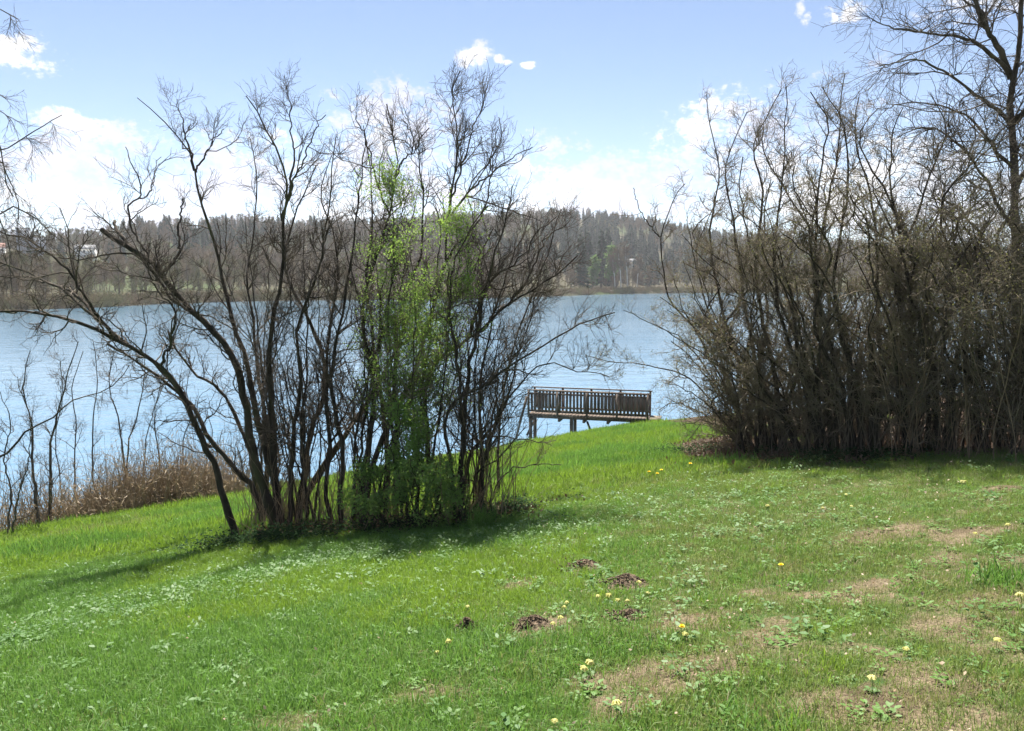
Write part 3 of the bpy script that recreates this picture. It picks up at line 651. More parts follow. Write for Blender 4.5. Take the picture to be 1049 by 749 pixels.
woody('thicket_shrub', 'shrub of the right thicket rooted under the big tree at the photo edge', 'shrub', [
    fan(1000, 460, 975, 170, 4.5, lean=.4), fan(1012, 460, 1015, 150, 4.5, lean=.8), fan(1026, 459, 1060, 160, 4.5, lean=.1), fan(994, 461, 950, 230, 4, lean=-.4),
    fan(1020, 459, 1040, 230, 4, lean=-.6), fan(1034, 458, 1090, 200, 4, lean=-.3), fan(1008, 460, 940, 240, 3.5, lean=-.8), fan(1038, 458, 1070, 300, 3.5, lean=-.6)
] + poles(r, 10, 1015, 463, 22, (200, 360), (1.2, 2.6), 1.0, 75), r, lv=RLV, shoots=90, shoot_h=2.3, shoot_mat='twig_tan', up=.08, twig_mat='twig_olive', leaf=BUD)
woody('thicket_shrub', 'last shrub of the right thicket, cut by the right photo edge', 'shrub', [
    fan(1075, 457, 1060, 180, 4.5, lean=.4), fan(1090, 456, 1110, 170, 4.5, lean=.8), fan(1105, 455, 1150, 190, 4.5, lean=.1), fan(1065, 458, 1030, 260, 4, lean=-.4), fan(1110, 455, 1180, 260, 4, lean=-.2)
] + poles(r, 10, 1085, 463, 22, (200, 360), (1.2, 2.6), 1.0, 75), r, lv=RLV, shoots=90, shoot_h=2.3, shoot_mat='twig_tan', up=.08, twig_mat='twig_olive', leaf=BUD)
for k, (bx, by, x0, x1, lab) in enumerate(((800, 447, 760, 860, 'added shrub darkening the back of the right thicket, behind its pale leaning stem'), (880, 445, 830, 930, 'added back row shrub darkening the densest part of the right thicket'), (960, 442, 900, 1010, 'added back row shrub darkening the thicket just left of the big trunk'), (1045, 440, 990, 1110, 'added back row shrub darkening the thicket behind the big trunk'))):  # second row of shrubs, added to darken the thicket
    woody('thicket_shrub', lab, 'shrub', [fan(bx + r.normal(0, 22), by + r.normal(0, 2), r.uniform(x0, x1), r.uniform(170, 300), 3.5, lean=r.uniform(-.5, 1)) for _ in range(4)], r, group='added back row shrubs darkening the right thicket',
          lv=RLV, ang=.95, up=.05, twig_mat='twig_olive', leaf=BUD, shoots=110, shoot_h=1.8, shoot_mat='twig_olive')
YT = gpt(1040, 457)[1] + 1.6
woody('bare_tree', 'tall bare tree with thick forked trunk at the right photo edge', 'tree', [
    dict(px=[(1043, 452), (1041, 300), (1039, 180), (1036, 100), (1045, 40), (1048, -40), (1040, -140)], r0=9, r1=2, Y=YT, lean=.3, dens=2.4, knob=.012),
    dict(px=[(1036, 90), (1030, 50), (1012, 13), (992, -30), (960, -90)], r0=5, r1=1.2, fork=0, lean=-.5, dens=1.5),
    dict(px=[(1037, 85), (1012, 52), (985, 36), (950, 32), (920, 27), (893, 20)], r0=3.4, r1=.8, fork=0, lean=-.8, dens=1.4),
    dict(px=[(1038, 120), (1005, 95), (970, 70), (935, 62), (900, 68)], r0=3, r1=.7, fork=0, lean=-1.0, dens=1.4),
    dict(px=[(1038, 170), (1000, 130), (965, 108), (930, 105), (905, 112)], r0=3, r1=.7, fork=0, lean=.6, dens=1.4),
    dict(px=[(1040, 250), (1010, 190), (985, 150), (950, 130), (920, 140)], r0=3, r1=.7, fork=0, lean=-.6, dens=1.3),
    dict(px=[(1040, 200), (1075, 140), (1110, 90), (1130, 40)], r0=4, r1=.9, fork=0, lean=.4, dens=1.2),
    dict(px=[(1041, 300), (1000, 240), (975, 215), (940, 200)], r0=3, r1=.7, fork=0, lean=-.8, dens=1.2),
    dict(px=[(1040, 130), (1090, 60), (1140, 10), (1180, -40)], r0=4, r1=.9, fork=0, lean=-.5, dens=1.2),
    dict(px=[(1022, 30), (1000, 5), (960, -15), (915, -20)], r0=2.4, r1=.7, fork=1, lean=.5, dens=1.4),
], r, lv=((14, .1, 1.0, 1.35), (7, .1, 1.0, .7), (6, .1, 1.0, .32)), up=.0, wig=.16, twig_mat='twig', bark='bark_grey', part='trunk')

# ------------------------------------------------------------------ tree at the left edge, most of it outside the frame
r = np.random.default_rng(44)
YL = 10.5
woody('weeping_tree', 'bare weeping tree at the left photo edge with fine hanging twigs', 'tree', [
    dict(px=[(-190, 640), (-180, 480), (-165, 300), (-150, 120), (-140, -60), (-120, -220)], r0=13, r1=4, Y=8.6, lean=.4, dens=.5),
    dict(px=[(-160, 250), (-110, 180), (-50, 150), (0, 152), (30, 138), (62, 118)], r0=2.6, r1=.6, fork=0, lean=.4, dens=1.0),
    dict(px=[(-150, 120), (-90, 20), (-40, -10), (0, 5), (18, 20)], r0=2.6, r1=.7, fork=0, lean=.3, dens=.8),
    dict(px=[(-155, 180), (-100, 110), (-50, 90), (-15, 110), (5, 160), (12, 200)], r0=2.6, r1=.7, fork=0, lean=-.4, dens=.9),
    dict(px=[(-160, 300), (-100, 230), (-40, 165), (0, 165), (18, 205), (22, 265)], r0=2.6, r1=.5, fork=0, lean=.2, dens=1.4),
    dict(px=[(-160, 320), (-90, 260), (-40, 215), (-8, 215), (8, 250), (12, 300)], r0=2.6, r1=.5, fork=0, lean=-.3, dens=1.2),
    dict(px=[(-170, 380), (-100, 330), (-50, 250), (-10, 225), (20, 218), (60, 248), (95, 270)], r0=2.6, r1=.7, fork=0, lean=.7, dens=.5),
    dict(px=[(-180, 560), (-100, 520), (-40, 480), (0, 460), (28, 436), (48, 426), (74, 408), (112, 396), (132, 374)], r0=4, r1=.7, fork=0, lean=1.5, dens=.5),
], r, lv=((8, .35, 1.0, .8), (6, .1, 1.0, .42), (5, .1, 1.0, .16)), up=-.10, wig=.16, ang=.7, twig_r=.0025, bark='bark_grey', part='trunk')

# ------------------------------------------------------------------ saplings along the left shore
r = np.random.default_rng(55)
SAP = 'saplings along the left shore'
sapl = [
    ('sapling with two thick stems side by side at the left end of the reeds', [dict(px=[(44, 540), (36, 488), (32, 436), (24, 400), (30, 360)], r0=3, r1=.6), dict(px=[(50, 538), (54, 470), (60, 428), (70, 390), (80, 350)], r0=3, r1=.6)]),
    ('slender sapling just right of the twin stemmed one by the lake', [dict(px=[(74, 530), (75, 480), (78, 440), (74, 400), (85, 360)], r0=1.8, r1=.5)]),
    ('slender straight sapling standing left of the bushier twin sapling', [dict(px=[(97, 524), (95, 490), (94, 432), (100, 390), (96, 350)], r0=2.2, r1=.5)]),
    ('bushier sapling with forked stem in front of the tan reeds', [dict(px=[(126, 524), (127, 480), (122, 430), (112, 395), (118, 345)], r0=2.6, r1=.5), dict(px=[(127, 522), (130, 470), (138, 430), (146, 390), (150, 350)], r0=2.2, r1=.5)]),
    ('thin sapling among tan reeds left of the leaning trunk', [dict(px=[(160, 508), (163, 470), (158, 430), (166, 390), (172, 360)], r0=1.6, r1=.5)]),
    ('short crooked sapling at the far left beside the water', [dict(px=[(8, 548), (12, 510), (4, 470), (10, 430), (-5, 390)], r0=1.8, r1=.5), dict(px=[(12, 548), (22, 500), (30, 470), (34, 420)], r0=1.6, r1=.5)]),
    ('leafless sapling between the twin stemmed one and the straight one', [dict(px=[(62, 534), (64, 500), (58, 450), (66, 410), (62, 370)], r0=1.4, r1=.5)]),
    ('thin leaning sapling right behind the bushier forked one', [dict(px=[(140, 514), (146, 480), (150, 440), (165, 400), (170, 370)], r0=1.5, r1=.5)]),
    ('low twiggy sapling at the right end of the tan reeds', [dict(px=[(212, 497), (210, 470), (216, 445), (212, 420)], r0=1.3, r1=.5), dict(px=[(216, 497), (222, 468), (228, 440)], r0=1.2, r1=.5)]),
    ('faint sapling in the tallest reeds close to the big clump', [dict(px=[(188, 500), (190, 460), (196, 430), (192, 395), (200, 365)], r0=1.6, r1=.5)]),
]
for lab, st in sapl:
    woody('sapling', lab, 'sapling', st, r, group=SAP, lv=((9, .25, 1.0, 1.0), (5, .15, 1.0, .5), (4, .1, 1.0, .24)), up=.10, twig_r=.0042, bark='bark', knob=.01) if False else woody('sapling', lab, 'sapling', [dict(s, dens=1.0) for s in st], r, group=SAP, lv=((14, .15, 1.0, 1.1), (7, .15, 1.0, .55), (5, .1, 1.0, .26)), up=.14, twig_r=.0035, bark='bark_grey', part='stem', shoots=12, shoot_h=2.0, shoot_mat='twig_olive')
# a fallen branch lying in the reeds
A0, A1 = gpt(58, 512) + [0, .5, .75], gpt(112, 527) + [0, .3, .12]
g = Geo(); C = catmull([A0, (A0 * .6 + A1 * .4) + [0, 0, .06], A1], 14); g.tubes(C, np.linspace(.03, .06, 14), 7)
tag(add_obj('fallen_branch', g.mesh('fallen_branch', M['bark_grey'], True, A1), loc=A1), 'fallen grey branch lying slanted in the reeds', 'branch')

# ------------------------------------------------------------------ scattering for uncountable ground cover
def source_collection(name, meshes):
    c = bpy.data.collections.new(name)
    for k, me in enumerate(meshes):
        o = bpy.data.objects.new(f'{name}_{k:02d}', me); c.objects.link(o)
    return c
def scatter(name, pts, rot, scl, idx, coll, label=None):
    me = bpy.data.meshes.new(name); me.vertices.add(len(pts)); me.vertices.foreach_set('co', np.asarray(pts, np.float32).ravel())
    a = me.attributes.new('rot', 'FLOAT_VECTOR', 'POINT'); a.data.foreach_set('vector', np.asarray(rot, np.float32).ravel())
    a = me.attributes.new('scl', 'FLOAT', 'POINT'); a.data.foreach_set('value', np.asarray(scl, np.float32).ravel())
    a = me.attributes.new('pick', 'INT', 'POINT'); a.data.foreach_set('value', np.asarray(idx, np.int32).ravel())
    o = add_obj(name, me)
    ng = bpy.data.node_groups.new(name + '_scatter', 'GeometryNodeTree')
    ng.interface.new_socket('Geometry', in_out='INPUT', socket_type='NodeSocketGeometry'); ng.interface.new_socket('Geometry', in_out='OUTPUT', socket_type='NodeSocketGeometry')
    N, L = ng.nodes, ng.links
    gi, go = N.new('NodeGroupInput'), N.new('NodeGroupOutput')
    ci = N.new('GeometryNodeCollectionInfo'); ci.inputs[0].default_value = coll; ci.inputs['Separate Children'].default_value = True; ci.inputs['Reset Children'].default_value = True
    ip = N.new('GeometryNodeInstanceOnPoints'); ip.inputs['Pick Instance'].default_value = True
    def na(nm, t):
        n = N.new('GeometryNodeInputNamedAttribute'); n.data_type = t; n.inputs['Name'].default_value = nm; return n.outputs[0]
    e2r = N.new('FunctionNodeEulerToRotation')
    L.new(gi.outputs[0], ip.inputs['Points']); L.new(ci.outputs[0], ip.inputs['Instance'])
    L.new(na('pick', 'INT'), ip.inputs['Instance Index']); L.new(na('rot', 'FLOAT_VECTOR'), e2r.inputs[0]); L.new(e2r.outputs[0], ip.inputs['Rotation'])
    L.new(na('scl', 'FLOAT'), ip.inputs['Scale']); L.new(ip.outputs[0], go.inputs[0])
    md = o.modifiers.new('scatter', 'NODES'); md.node_group = ng
    o['kind'] = 'stuff'
    if label: o['label'] = label
    return o

def tuft(n, rad, h, w, rng, mat, lean=.45, hv=.5):
    """a tuft of n bent blades"""
    p = rng.normal(size=(n, 2)) * rad * .55; base = np.column_stack([p, np.full(n, -.015)])
    a = rng.uniform(0, 2 * np.pi, n); ln = np.abs(rng.normal(0, lean, n)); hh = h * rng.uniform(1 - hv, 1 + hv * .6, n)
    d = np.column_stack([np.cos(a), np.sin(a), np.zeros(n)]); sd_ = rng.uniform(0, 2 * np.pi, n); side = np.column_stack([np.cos(sd_), np.sin(sd_), np.zeros(n)])
    ww = (w * rng.uniform(.6, 1.3, n))[:, None]
    m1 = base + d * (hh * ln * .35)[:, None] + np.column_stack([0 * a, 0 * a, hh * .55]); tip = base + d * (hh * ln)[:, None] + np.column_stack([0 * a, 0 * a, hh * np.sqrt(np.maximum(1 - (ln * .8) ** 2, .1))])
    V = np.stack([base - side * ww / 2, base + side * ww / 2, m1 + side * ww * .42, m1 - side * ww * .42, tip + side * ww * .06, tip - side * ww * .06], 1)
    i = np.arange(n)[:, None] * 6
    Q = np.concatenate([i + [0, 1, 2, 3], i + [3, 2, 4, 5]])
    return mesh_data('tuft', V, Q, mat, True)

r = np.random.default_rng(66)
def wedge(y0, y1, dens, rng, margin=1.16):
    X1 = .65 * margin * y1 + 4.5; n = int(dens * (y1 - y0) * 2 * X1); y = rng.uniform(y0, y1, n); x = rng.uniform(-X1, X1, n)
    k = np.abs(x) < .65 * margin * np.maximum(y, 0) + 4.5; return x[k], y[k]
def shore_out(x, y):
    d, s = poly_dist(x, y, SHORE); return np.where(s > 0, d, -d)

# tuft kinds: 0-3 lush, 4-6 dark, 7-9 dull short, 10-11 straw, 12-15 the same for farther off (wider blades)
kinds = [tuft(34, .10, .062, .0040, r, M['grass'], .75) for _ in range(4)] + [tuft(34, .10, .066, .0042, r, M['grass_dark'], .75) for _ in range(3)] + \
        [tuft(30, .09, .045, .0038, r, M['grass_dull'], .9) for _ in range(3)] + [tuft(24, .10, .04, .0035, r, M['straw'], 1.3) for _ in range(2)] + \
        [tuft(34, .18, .11, .0085, r, M['grass']) for _ in range(3)] + [tuft(34, .18, .115, .009, r, M['grass_dark']) for _ in range(2)] + [tuft(26, .16, .085, .008, r, M['grass_dull'], .7)]
gcoll = source_collection('grass_tuft', kinds)
PX, RT, SCL, IDX = [], [], [], []
for (y0, y1, dens, far) in ((-1.5, 2.2, 420, 0), (2.2, 4.5, 950, 0), (4.5, 7.5, 700, 0), (7.5, 12, 430, 0), (12, 20, 130, 1), (20, 38, 70, 1)):
    x, y = wedge(y0, y1, dens, r); dry = dryness(x, y); lit = litter(x, y); so = shore_out(x, y)
    n = len(x); u = r.random(n)
    mh = np.min([np.hypot(x - a, y - b_) / c_ for a, b_, c_ in HILLP], axis=0)
    keep = (mh > 1.0) & (u > dry * .62) & (r.random(n) > lit * 1.15) & (so < .6) & (r.random(n) > sstep(-.6, .6, so))
    x, y, dry, lit, so = x[keep], y[keep], dry[keep], lit[keep], so[keep]; n = len(x); u = r.random(n)
    dull = np.clip(dry * 1.6 + sstep(-.5, 3, x) * .50 * (1 - sstep(11, 18, y)) + (.22 if far else .12) + sstep(-2.6, -.6, so + 1.2 * (vnoise(x, y, 1.2, 2) - .5)) * .8 * (x < 0), 0, 1)
    dark = vnoise(x, y, .5, 3) + r.normal(0, .06, n) > np.interp(y, [3, 8, 12], [.36, .42, .60])  # dark tufts mostly near, bright ones farther: sunlit look put into the colour
    k = np.where(u < dull, 2, np.where(dark, 1, 0)); stw = (r.random(n) < dry * .55)
    if not far: idx = np.where(k == 2, r.integers(7, 10, n), np.where(k == 1, r.integers(4, 7, n), r.integers(0, 4, n))); idx = np.where(stw, r.integers(10, 12, n), idx)
    else: idx = np.where(k == 2, 17, np.where(k == 1, r.integers(15, 17, n), r.integers(12, 15, n)))
    s = r.uniform(.65, 1.25, n) * (.75 + .7 * vnoise(x, y, 1.1, 3)) * np.where(dry > .4, .75, 1.0) * (np.clip(.45 + 1.1 * vnoise(x, y, 2.3, 3), .5, 1.5) if far else 1.0)
    PX.append(np.column_stack([x, y, H(x, y)])); RT.append(np.column_stack([r.normal(0, .12, n), r.normal(0, .12, n), r.uniform(0, 6.28, n)])); SCL.append(s); IDX.append(idx)
scatter('meadow_grass', np.concatenate(PX), np.concatenate(RT), np.concatenate(SCL), np.concatenate(IDX), gcoll, 'green meadow grass sloping down to the lake')

# broad leaved weeds
def rosette(n, rad, size, rng, mat, rise=.05):
    g = Geo()
    for _ in range(n):
        a = rng.uniform(0, 6.28); q = rad * math.sqrt(rng.random()); L = size * rng.uniform(.6, 1.2); up = rise * rng.uniform(.4, 1.5)
        c = np.array([q * math.cos(a), q * math.sin(a), up]); a2 = a + rng.normal(0, .6); d = np.array([math.cos(a2), math.sin(a2), rng.uniform(-.2, .4)]); w = np.array([-math.sin(a2), math.cos(a2), rng.normal(0, .15)]); nn = np.array([0, 0, 1])
        pts = np.array([c, c + d * L * .35 + w * L * .27 + nn * L * .06, c + d * L * .75 + w * L * .2, c + d * L, c + d * L * .75 - w * L * .2, c + d * L * .35 - w * L * .27 + nn * L * .06])
        mid1, mid2 = c + d * L * .35, c + d * L * .75
        V = np.vstack([pts, mid1, mid2])
        g.add(V, [[0, 6, 1, 1], [0, 5, 6, 6], [6, 7, 2, 1], [6, 5, 4, 7], [7, 3, 2, 2], [7, 4, 3, 3]][2:4])
        g.add(np.array([pts[0], pts[5], mid1, pts[1]]), [[0, 1, 2, 3]]); g.add(np.array([mid2, pts[4], pts[3], pts[2]]), [[0, 1, 2, 3]])
    return g.mesh('rosette', mat, True)
wcoll = source_collection('broad_leaf', [rosette(9, .07, .075, r, M['weed'], .075) for _ in range(3)] + [rosette(12, .10, .06, r, M['weed'], .09) for _ in range(2)] + [rosette(14, .06, .05, r, M['grass_dark'], .045) for _ in range(3)])
WB = [gpt(*p)[:2] for p in [(-60, 690), (0, 655), (100, 632), (180, 612), (250, 592), (330, 574), (420, 560), (560, 546)]]
x, y = wedge(3.2, 17, 240, r); d, _ = poly_dist(x, y, WB)
pr = .55 * np.exp(-(d / .55) ** 2) + .07 * np.exp(-(d / 2.2) ** 2) + .02 + .10 * sstep(.55, .7, vnoise(x, y, .9, 2)) * sstep(0, 3, x)
small = r.random(len(x)) < .13 * (1 - sstep(9, 15, y)); keep = ((r.random(len(x)) < pr * (.3 + 1.4 * vnoise(x, y, 1.5, 2))) | small) & (litter(x, y) < .4) & (shore_out(x, y) < -1.5); x, y, small = x[keep], y[keep], small[keep]; n = len(x)
scatter('meadow_weeds', np.column_stack([x, y, H(x, y) - .005]), np.column_stack([r.normal(0, .1, n), r.normal(0, .1, n), r.uniform(0, 6.28, n)]), r.uniform(.28, .75, n), np.where(small, r.integers(5, 8, n), r.integers(0, 5, n)), wcoll, 'pale broad leaved weeds growing in the grass')

# ivy and dark leaves at the foot of the shrubs
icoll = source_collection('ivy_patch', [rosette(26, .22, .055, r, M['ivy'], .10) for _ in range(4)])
def cover(line, dens, spread, off=(0, 0)):
    line = np.asarray(line); seg = r.integers(0, len(line) - 1, dens); t = r.random(dens)[:, None]
    return line[seg] * (1 - t) + line[seg + 1] * t + r.normal(size=(dens, 2)) * spread + np.asarray(off)
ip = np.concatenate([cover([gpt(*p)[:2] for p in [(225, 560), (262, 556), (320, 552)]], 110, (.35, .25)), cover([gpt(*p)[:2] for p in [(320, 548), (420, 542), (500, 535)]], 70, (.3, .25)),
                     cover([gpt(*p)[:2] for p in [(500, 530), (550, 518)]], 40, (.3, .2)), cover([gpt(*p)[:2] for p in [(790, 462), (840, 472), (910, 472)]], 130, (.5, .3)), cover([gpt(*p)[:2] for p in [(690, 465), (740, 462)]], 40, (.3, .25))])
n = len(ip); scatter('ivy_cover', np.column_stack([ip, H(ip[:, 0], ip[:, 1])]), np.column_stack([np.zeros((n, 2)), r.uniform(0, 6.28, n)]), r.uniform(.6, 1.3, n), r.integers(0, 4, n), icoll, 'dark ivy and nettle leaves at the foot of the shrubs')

# fallen leaves: pale ones on the worn turf, brown ones under the shrubs
def curled(rng, mat, n=5, rad=.05, size=.04):
    g = Geo(); p = np.column_stack([rng.normal(size=(n, 2)) * rad, rng.uniform(.01, .05, n)]); g.leaves(p, size, rng, -.1, 0, .6); return g.mesh('leaf', mat, False)
lcoll = source_collection('fallen_leaf', [curled(r, M['dead_leaf'], 2, .05, .024) for _ in range(4)] + [curled(r, M['brown_leaf'], 7, .10, .06) for _ in range(4)])
x, y = wedge(3, 12, 30, r); k = r.random(len(x)) < .05 + .75 * dryness(x, y); a_ = np.column_stack([x[k], y[k]]); ia = r.integers(0, 4, len(a_))
b_ = np.concatenate([cover(LBASE, 420, (.5, .45)), cover(RBASE[:6], 1500, (.8, .9), (0, .2))]); ib = r.integers(4, 8, len(b_))
p = np.concatenate([a_, b_]); n = len(p)
scatter('fallen_leaves', np.column_stack([p, H(p[:, 0], p[:, 1])]), np.column_stack([np.zeros((n, 2)), r.uniform(0, 6.28, n)]), r.uniform(.6, 1.3, n), np.concatenate([ia, ib]), lcoll, 'dry fallen leaves on worn turf and under the shrubs')

# dry reeds and brambles along the left shore
def reed_clump(rng, n, h, rad):
    g = Geo(); p0 = np.column_stack([rng.normal(size=(n, 2)) * rad, np.full(n, -.05)]); out = np.empty((n, 5, 3)); out[:, 0] = p0
    d = norm(rng.normal(size=(n, 3)) * [.28, .28, .1] + [0, 0, 1]); hh = h * rng.uniform(.3, 1.15, n)
    for j in range(1, 5): d = norm(d + rng.normal(size=(n, 3)) * .16); out[:, j] = out[:, j - 1] + d * (hh / 4)[:, None]
    g.tubes(out, np.linspace(.006, .0028, 5)[None] * rng.uniform(.5, 1.3, (n, 1)), 3)
    pk = out[rng.integers(0, n, n * 2), rng.integers(1, 5, n * 2)]; g.leaves(pk, .12, rng, .2, 0, .12)
    return g.mesh('reed_clump', M['reed'], True)
rcoll = source_collection('reed_clump', [reed_clump(r, 22, h, .26) for h in (.6, .8, 1.1, 1.45)])
sl = np.array([(-32, 3.5), (-22, 11.8), (-12.9, 19.2), (-10.4, 21.4), (-8.9, 22.7), (-8.2, 23.3)])
pp = np.concatenate([cover(sl, 150, (.55, .5), (-.35, .45)), cover(sl[2:5], 140, (.6, .45), (-.3, .4)), cover(sl[3:5], 110, (.5, .35), (-.2, .3))])
n = len(pp); scatter('shore_reeds', np.column_stack([pp, H(pp[:, 0], pp[:, 1])]), np.column_stack([r.normal(0, .08, (n, 2)), r.uniform(0, 6.28, n)]), r.uniform(.7, 1.75, n), r.integers(0, 4, n), rcoll, 'dry tan reeds and brambles along the water edge')

# ------------------------------------------------------------------ molehills
def molehill(px, py, rx, h, label, seed):
    c = gpt(px, py); rr = np.random.default_rng(seed); g = Geo(); na, nr = 22, 9
    a = np.arange(na) * 2 * np.pi / na; q = np.linspace(0.02, 1, nr)
    A_, Q_ = np.meshgrid(a, q, indexing='ij'); xx = rx * Q_ * np.cos(A_); yy = rx * .8 * Q_ * np.sin(A_)
    zz = h * np.exp(-(Q_ * 1.5) ** 2) + rr.normal(0, h * .12, A_.shape) * (1 - Q_ ** 2) - .02 * Q_
    zz = zz + H(c[0] + xx, c[1] + yy) - c[2]
    i = np.arange(na)[:, None] * nr; i2 = (np.arange(na)[:, None] + 1) % na * nr; k = np.arange(nr - 1)[None]
    g.add(np.stack([xx, yy, zz], -1), np.stack([i + k, i + k + 1, i2 + k + 1, i2 + k], -1))
    for _ in range(420):
        t, qq = rr.uniform(0, 6.28), abs(rr.normal(0, .55)); s = rr.uniform(.006, .018); ax = norm(rr.normal(size=(3, 3)))
        g.box((rx * qq * math.cos(t), rx * .8 * qq * math.sin(t), h * math.exp(-(qq * 1.5) ** 2) + s * .2), (s, s * .8, s * .7), ax)
    tag(add_obj('molehill', g.mesh('molehill', M['soil'], True), loc=c), label, 'molehill', 'molehills in the meadow')
molehill(*HILLS[0], 'small steep dark molehill, leftmost of the fresh soil heaps', 1)
molehill(*HILLS[1], 'loose dark molehill with pale dry grass around its foot', 2)
molehill(*HILLS[2], 'flat wide molehill nearest the shrubs, highest in the grass', 3)
molehill(*HILLS[3], 'broad dark molehill behind the cluster of yellow cowslips', 4)
molehill(*HILLS[4], 'low crumbled molehill below the cluster of cowslips', 5)

# ------------------------------------------------------------------ cowslips and dandelions
r = np.random.default_rng(77)
proto = empty('cowslip')
g = Geo(); C = catmull([(0, 0, -.02), (.004, .002, .06), (.012, .0, .125)], 7); g.tubes(C, np.linspace(.0028, .002, 7), 5); add_obj('stem', g.mesh('stem', M['stalk'], True), proto)
g = Geo()
for k in range(11):
    a = k * 2.4; q = .016 + .006 * (k % 3); p0 = np.array([.012, 0, .128]); p1 = p0 + [q * math.cos(a) * .7, q * math.sin(a) * .7, .006]; p2 = p0 + [q * math.cos(a) * 1.2, q * math.sin(a) * 1.2, -.012 - .006 * (k % 2)]
    g.tubes(catmull([p0, p1, p2], 5), np.array([.002, .004, .0052, .0065, .0105]), 6)
add_obj('flower_head', g.mesh('flower_head', M['petal'], True), proto)
for k in range(5):
    a = k * 1.257 + .3; d = np.array([math.cos(a), math.sin(a), .25]); w = np.array([-math.sin(a), math.cos(a), 0]); L = .07
    g = Geo(); rows = [(0, .006, 0), (.4, .02, .012), (.75, .018, .012), (1, .004, 0)]
    V = np.array([d * L * t + w * hw * sgn + np.array([0, 0, u - (.004 if sgn == 0 else 0)]) for t, hw, u in rows for sgn in (-1, 0, 1)])
    g.add(V, [[i * 3 + j, i * 3 + j + 1, i * 3 + j + 4, i * 3 + j + 3] for i in range(3) for j in range(2)]); add_obj('leaf', g.mesh('leaf', M['weed'], True), proto)
dand = empty('dandelion')
g = Geo(); g.tubes(catmull([(0, 0, -.02), (.003, .004, .05), (.0, .006, .10)], 6), np.full(6, .0022), 5); add_obj('stem', g.mesh('stem', M['stalk'], True), dand)
g = Geo()
for ring, (n_, L, el) in enumerate(((18, .021, .15), (14, .017, .6), (9, .012, 1.05))):
    for k in range(n_):
        a = k * 6.283 / n_ + ring * .2; d = np.array([math.cos(a) * math.cos(el), math.sin(a) * math.cos(el), math.sin(el)]); w = np.array([-math.sin(a), math.cos(a), 0]) * .0028; p0 = np.array([0, .006, .10])
        g.add(np.array([p0 - w * .5, p0 + w * .5, p0 + d * L + w, p0 + d * L - w]), [[0, 1, 2, 3]])
add_obj('flower_head', g.mesh('flower_head', M['dandelion'], False), dand)

COW = [((458, 664), 1.15, 'lone pair partner cowslip with large pale head left of the small steep molehill'), ((451, 671), .8, 'smaller cowslip close beside the large headed one at the left'),
       ((481, 625), .9, 'single cowslip standing above the small steep molehill'), ((603, 687), 1.25, 'right hand cowslip of the big bright pair low in the middle'),
       ((595, 692), 1.2, 'left hand cowslip of the big bright pair low in the middle'), ((633, 736), 1.3, 'large cowslip near the lower photo edge beside bare soil'),
       ((570, 748), .9, 'cowslip cut by the lower photo edge'), ((575, 640), 1.1, 'bright cowslip just right of the loose molehill'), ((566, 645), 1.0, 'cowslip touching the right side of the loose molehill'),
       ((579, 626), .9, 'cowslip just above the bright one by the loose molehill'), ((583, 620), .9, 'upper cowslip of the row climbing from the loose molehill'),
       ((611, 616), 1.0, 'leftmost cowslip of the cluster below the broad molehill'), ((623, 615), 1.25, 'tallest cowslip of the cluster below the broad molehill'), ((632, 617), 1.0, 'cowslip in the middle of the cluster below the broad molehill'),
       ((644, 619), .9, 'rightmost cowslip of the cluster below the broad molehill'), ((655, 602), 1.1, 'cowslip growing against the right side of the broad molehill'), ((661, 610), .8, 'small cowslip a step right of the broad molehill'),
       ((699, 655), 1.0, 'cowslip standing alone above the worn patch at centre right'), ((783, 521), 1.3, 'cowslip in lush grass before the right thicket, left of two small ones'), ((866, 508), 1.0, 'left cowslip of the close pair before the right thicket'),
       ((871, 520), .9, 'lower cowslip of the close pair before the right thicket'), ((984, 495), 1.7, 'brightest largest cowslip clump in the short grass at upper right'), ((1032, 541), 1.0, 'cowslip near the right photo edge above the dark tussock'),
       ((999, 550), .9, 'pale cowslip left of the dark tussock at the right'), ((1020, 664), 1.0, 'cowslip in short turf at lower right'), ((931, 673), .9, 'faded cowslip in the turf near the centre of the lower right quarter'),
       ((893, 705), 1.1, 'cowslip beside the large straw patch at lower right'), ((1047, 620), 1.3, 'cowslip cut by the right photo edge'), ((841, 521), .9, 'tiny cowslip left of the close pair before the right thicket')]
for k, ((px, py), s, lab) in enumerate(COW):
    o = proto if k == 0 else copy_tree(proto)
    o.location = gpt(px, py + 4); o.scale = (s * .55,) * 3; o.rotation_euler = (r.normal(0, .22), r.normal(0, .22), r.uniform(0, 6.28)); tag(o, lab, 'cowslip', 'cowslips flowering in the meadow')
DAN = [((802, 590), 1.0, 'orange yellow dandelion in the worn turf right of centre'), ((665, 490), 1.4, 'far dandelion, left of the group below the jetty end'), ((672, 492), 1.4, 'far dandelion, lowest of the group below the jetty end'),
       ((679, 488), 1.4, 'far dandelion, right of the group below the jetty end'), ((706, 482), 1.5, 'far dandelion nearest the foot of the right thicket'), ((698, 653), .9, 'dandelion beside the lone cowslip above the worn patch')]
for k, ((px, py), s, lab) in enumerate(DAN):
    o = dand if k == 0 else copy_tree(dand)
    o.location = gpt(px, py + 2); o.scale = (s,) * 3; o.rotation_euler = (r.normal(0, .1), r.normal(0, .1), r.uniform(0, 6.28)); tag(o, lab, 'dandelion', 'dandelions in the meadow')
# a dark green tussock
c = gpt(494, 540); tag(add_obj('grass_tussock', tuft(240, .16, .30, .007, r, M['grass_dark'], .5), loc=c), 'dark green tall tussock at the right foot of the left thicket', 'tussock')
c = gpt(1035, 600); tag(add_obj('grass_tussock', tuft(260, .22, .15, .007, r, M['grass_dark'], .7), loc=c), 'low bluish green tussock at the right photo edge', 'tussock')

